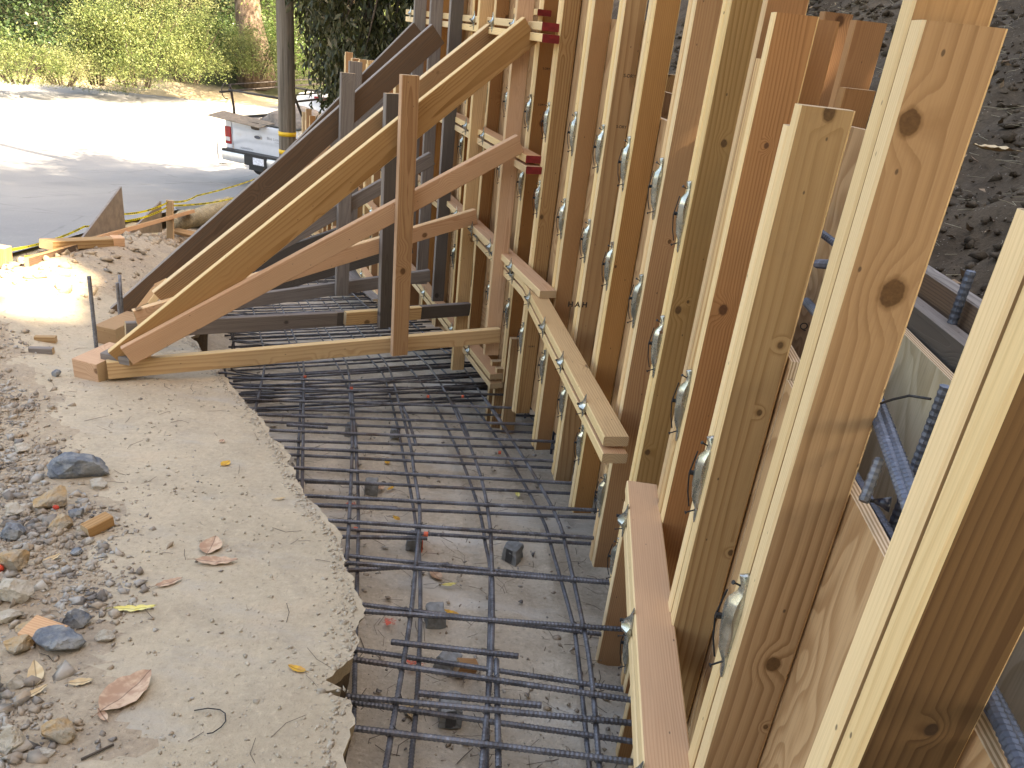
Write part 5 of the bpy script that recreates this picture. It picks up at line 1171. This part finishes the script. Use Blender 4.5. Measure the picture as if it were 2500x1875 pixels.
for k in range(15000):
    y = .95 + rng.random() ** 1.2 * 4; e = rng.random() * 1.7 + .01; x = edge_x(y) - e
    if noise.noise(Vector((x * 3, y * 3, 8))) < -.05 + .3 * (rng.random() - .5): continue
    s = .0009 + .0055 * rng.random() ** 7; P.append((x, y, ground_z(x, y) + s * .3)); S.append(s)
pebbles('grit', P, S, M['grit'])
P = []; S = []
for k in range(4500):
    y = 4.3 + rng.random() * 10; x = road_edge(y) + (edge_x(y) - .2 - road_edge(y)) * rng.random()
    if x > edge_x(y): continue
    s = .004 + .036 * rng.random() ** 5; P.append((x, y, ground_z(x, y) + s * .2)); S.append(s)
pebbles('rubble', P, S, M['ground']); pebbles('rubble_stones', P[::9], [x * .8 for x in S[::9]], M['gravel'])
P = []; S = []
for k in range(2600):
    y = .9 + rng.random() * 3.6; e = abs(rng.normal()) * .03 + .002; x = edge_x(y) - e - .012; sz = .0012 + .007 * rng.random() ** 4; P.append((x, y, ground_z(x, y) + sz * .1)); S.append(sz)
pebbles('rim_crumbs', P, S, M['grit'])
P = []; S = []
for k in range(2600):
    y = 1.0 + rng.random() ** 1.3 * 5; x = rng.uniform(edge_x(y), wall_xx(y, .2)); s = .0015 + .011 * rng.random() ** 5; P.append((x, y, pit_z(y) + .01 + s * .3)); S.append(s)
pebbles('pit_gravel', P, S, M['gravel'])
P = []; S = []
for k in range(22000):
    i = rng.uniform(-2, 22); off = .82 + rng.random() ** 1.5 * 7; p, t, n_ = curve(i, off); s = (.003 + .022 * rng.random() ** 3) * (1 + off * .25); z = -.62 - .12 * max(0, p.y - 1.2) + (off - .8) * .62 + .07 * fbm(p.x * 3, p.y * 3, 1, 5) + .02 * fbm(p.x * 16, p.y * 16, 1, 3); P.append((p.x, p.y, z + s * .1)); S.append(s)
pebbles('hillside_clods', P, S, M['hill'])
# twigs, straw and pine needles
def sticks(name, L, mat):
    v = []; f = []
    for (p, ln, a, tilt, r_, cv) in L:
        d = Vector((math.cos(a), math.sin(a), tilt)); s = Vector((-math.sin(a), math.cos(a), 0)); pts = [p - d * ln / 2, p + s * cv * ln, p + d * ln / 2]; tv, tf = tube_data(pts, r_, 4); o = len(v); v += tv; f += [tuple(i + o for i in q) for q in tf]
    me = mesh(name, v, f); me.materials.append(mat); return tag(link(name, me), kind='stuff')
L = []
for k in range(150):
    y = 1.0 + rng.random() ** 1.2 * 4; x = edge_x(y) - rng.random() * 2.2; L.append((Vector((x, y, ground_z(x, y) + .004)), .03 + .07 * rng.random(), rng.random() * 6.28, rng.normal() * .04, .0005 + .0005 * rng.random(), rng.normal() * .12))
for k in range(420):
    y = 1.0 + rng.random() ** 1.2 * 4; x = rng.uniform(edge_x(y), wall_xx(y, .1)); L.append((Vector((x, y, pit_z(y) + .012)), .03 + .09 * rng.random(), rng.random() * 6.28, rng.normal() * .08, .0006 + .0007 * rng.random(), rng.normal() * .12))
sticks('twigs', L, M['twig'])
L = []
for k in range(5200):
    i = rng.uniform(-2, 20); off = .82 + rng.random() ** 1.3 * 6; p, t, n_ = curve(i, off); z = -.62 - .12 * max(0, p.y - 1.2) + (off - .8) * .62 + .07 * fbm(p.x * 3, p.y * 3, 1, 5)
    L.append((Vector((p.x, p.y, z + .015)), .04 + .12 * rng.random(), rng.random() * 6.28, rng.normal() * .3, .0009, rng.normal() * .15))
sticks('dry_straw', L, M['straw'])
M['litter'] = flat('leaf litter', (.30, .20, .12), .8, var=.5, sc=14)
C = []
for k in range(1500):
    i = rng.uniform(-2, 20); off = .84 + rng.random() ** 1.3 * 6; p, t, n_ = curve(i, off); C.append((p.x, p.y, -.62 - .12 * max(0, p.y - 1.2) + (off - .8) * .62 + .07 * fbm(p.x * 3, p.y * 3, 1, 5) + .02))
tag(leaves('leaf_litter', C, .045, M['litter'], aspect=.45), kind='stuff')
# individual leaves
def leaf(u, v, Lpx, ang, mt, lab, wr=.38, curl=.25, pit=False, fold=.3):
    p = at_pit(u * DS, v * DS) if pit else surf(u * DS, v * DS); L_ = Lpx / 1661 * p.length; n = 13; V = []; F_ = []
    for k in range(n):
        f = k / (n - 1); w_ = L_ * wr * math.sin(math.pi * f ** .85) ** .8 * .5 + .0004; z = curl * L_ * (4 * (f - .5) ** 2 * .35 + .04 * math.sin(f * 17 + u))
        for j, s in enumerate((-1, -.5, 0, .5, 1)): V.append((s * w_, (f - .5) * L_, z + fold * abs(s) * w_ + .006 * L_ * 3 * math.sin(k * 2.1 + j * 2 + v) * abs(s)))
    F_ = [tuple(x) for x in grid_faces(n, 5).tolist()]; tv, tf = tube_data([(0, -L_ * .5, curl * L_ * .35), (0, -L_ * .66, curl * L_ * .3)], .0009, 4); o = len(V); V += [tuple(a) for a in tv]; F_ += [tuple(i + o for i in q) for q in tf]
    me = mesh('leaf', V, F_); me.materials.append(M[mt]); x = link('leaf', me, (), None, Matrix.Translation(p + Vector((0, 0, .004 + (.012 if pit else .0)))) @ Matrix.Rotation(R(ang), 4, 'Z'), smooth=True); return tag(x, lab, 'leaf', 'fallen leaves')
LV = [(457, 1183, 56, 5, 'leaf_brown', 'upright pointed brown leaf standing over another on the dirt shelf', .75), (468, 1216, 82, -80, 'leaf_brown', 'broad brown leaf lying crosswise under the pointed one', .3), (366, 1262, 50, -50, 'leaf_brown', 'small folded brown leaf left below the pair', .35), (292, 1318, 76, -75, 'leaf_yellow', 'long curled bright yellow leaf', .2), (275, 1500, 110, -22, 'leaf_brown', 'largest brown leaf with a dark midrib near the bottom left', .62), (176, 1477, 40, -70, 'leaf_tan', 'small orange tan leaf left of the largest one', .4), (78, 1460, 62, 35, 'leaf_tan', 'curled tan leaf beside the olive stone', .4), (75, 1500, 46, -35, 'leaf_tan', 'thin tan leaf under the curled one', .3), (641, 1448, 40, 75, 'leaf_gold', 'golden leaf near the broken edge of the shelf', .35), (488, 1004, 24, -20, 'leaf_gold', 'yellow leaf with a black stain in the middle of the shelf', .75), (480, 955, 14, 0, 'leaf_brown', 'tiny reddish leaf above the black stained one', .8), (222, 1548, 36, 50, 'leaf_brown', 'small grey brown leaf below left of the largest leaf', .35), (112, 1210, 34, -30, 'leaf_tan', 'tan leaf standing among the rubble', .4), (605, 1080, 24, -60, 'leaf_tan', 'little yellowish curl on the shelf', .3)]
for a in LV: leaf(*a[:6], wr=a[6])
LP = [(975, 1332, 36, 70, 'leaf_gold', 'yellow leaf beside a spacer block in the pit', .35), (970, 1270, 32, -70, 'leaf_yellow', 'yellow green leaf among the dead ones in the pit', .3), (940, 1248, 44, 40, 'leaf_brown', 'curled dead leaf at the third crossing in the pit', .5), (1117, 1073, 26, 10, 'leaf_yellow', 'small yellow leaf near the formwork foot', .35), (822, 1058, 26, 20, 'leaf_brown', 'dead leaf curled against the dark spacer block', .6), (845, 1060, 24, -30, 'leaf_gold', 'golden leaf beside the dark spacer block', .3), (856, 1126, 22, 50, 'leaf_gold', 'orange yellow leaf under the long bars', .5), (836, 1004, 18, 20, 'leaf_gold', 'yellow leaf deeper in the pit', .6), (885, 1540, 50, 20, 'leaf_tan', 'tan leaf left of the nearest spacer block', .35), (1092, 1208, 20, 60, 'leaf_brown', 'small dark leaf left of the grooved spacer block', .5)]
for a in LP: leaf(*a[:6], wr=a[6], pit=True)
q = prho(2145 * DS, 326 * DS, 2.6); me = bpy.data.objects['leaf'].data.copy(); me.materials.clear(); me.materials.append(M['leaf_tan']); o = link('leaf', me, (), None, Matrix.Translation(q) @ Matrix.Rotation(R(75), 4, 'Z') @ Matrix.Scale(1.25, 4)); tag(o, 'broad dry tan leaf on the dark hillside right of the big studs', 'leaf', 'fallen leaves')
# bent wire, small stick, rag of red paint on the shelf
p = [surf(u * DS, v * DS) + Vector((0, 0, .006 + .004 * (k % 2))) for k, (u, v) in enumerate(((420, 1539), (450, 1537), (475, 1537), (487, 1548), (488, 1562), (478, 1578), (460, 1587), (448, 1592)))]
tag(tube('bent_wire', p, .0013, M['wire'], None, 6), 'hook shaped piece of dark tie wire on the dirt near the bottom', 'wire')
p = [surf(u * DS, v * DS) + Vector((0, 0, .005)) for u, v in ((176, 1644), (246, 1612))]; tag(tube('stick', p, .0028, M['twig'], None, 6), 'short straight dark stick at the bottom left', 'stick')
def pitmark(u, v, r_, n='paint_mark', ang=0, sx=1.6):
    p = at_pit(u * DS, v * DS); V = []; 
    for k in range(14): a = k * 6.283 / 14; rr = r_ * (1 + .3 * math.sin(k * 2.7 + u)); V.append((p.x + rr * sx * math.cos(a), p.y + rr * math.sin(a), pit_z(p.y) + .026 + .03 * fbm(p.x * 2.5, p.y * 2.5, 0, 4)))
    me = mesh('paint_mark', V, [tuple(range(14))]); me.materials.append(M['paint_red']); return tag(link('paint_mark', me), kind='structure')
n_ = NT('faded red spray paint', .9); q_ = n_.noise(n_.pos(), 45, 5, .8); tr = n_.n('BsdfTransparent'); ms = n_.n('MixShader'); n_.l(n_.smooth(q_, .40, .60), ms.inputs[0]); n_.l(tr.outputs[0], ms.inputs[1]); n_.col((.72, .13, .08)); n_.l(n_.b.outputs[0], ms.inputs[2]); n_.l(ms.outputs[0], n_.t.nodes['Material Output'].inputs[0]); M['paint_red'] = n_.m
pitmark(842, 1352, .018); pitmark(892, 1440, .022, sx=1.9); pitmark(760, 1098, .02)

tree('unseen_shade_tree', -1.5, -10.5, .4, 7, .4, [(-2.5, -8.5, 2.6, 3.4, 2.4, 3.0), (2.5, -8.0, 2.6, 3.4, 2.4, 3.2), (0, -9, 7.0, 5.0, 2.6, 3.0)], 'broad leafy tree added unseen behind the camera to block sky light', ('bark_dark', 'leaf_mid'), 'unseen shade trees around the site', n=12000, size=.4, limbs=5, clumps=70, cr=.3)  # unseen tree, added to hold back sky light from behind
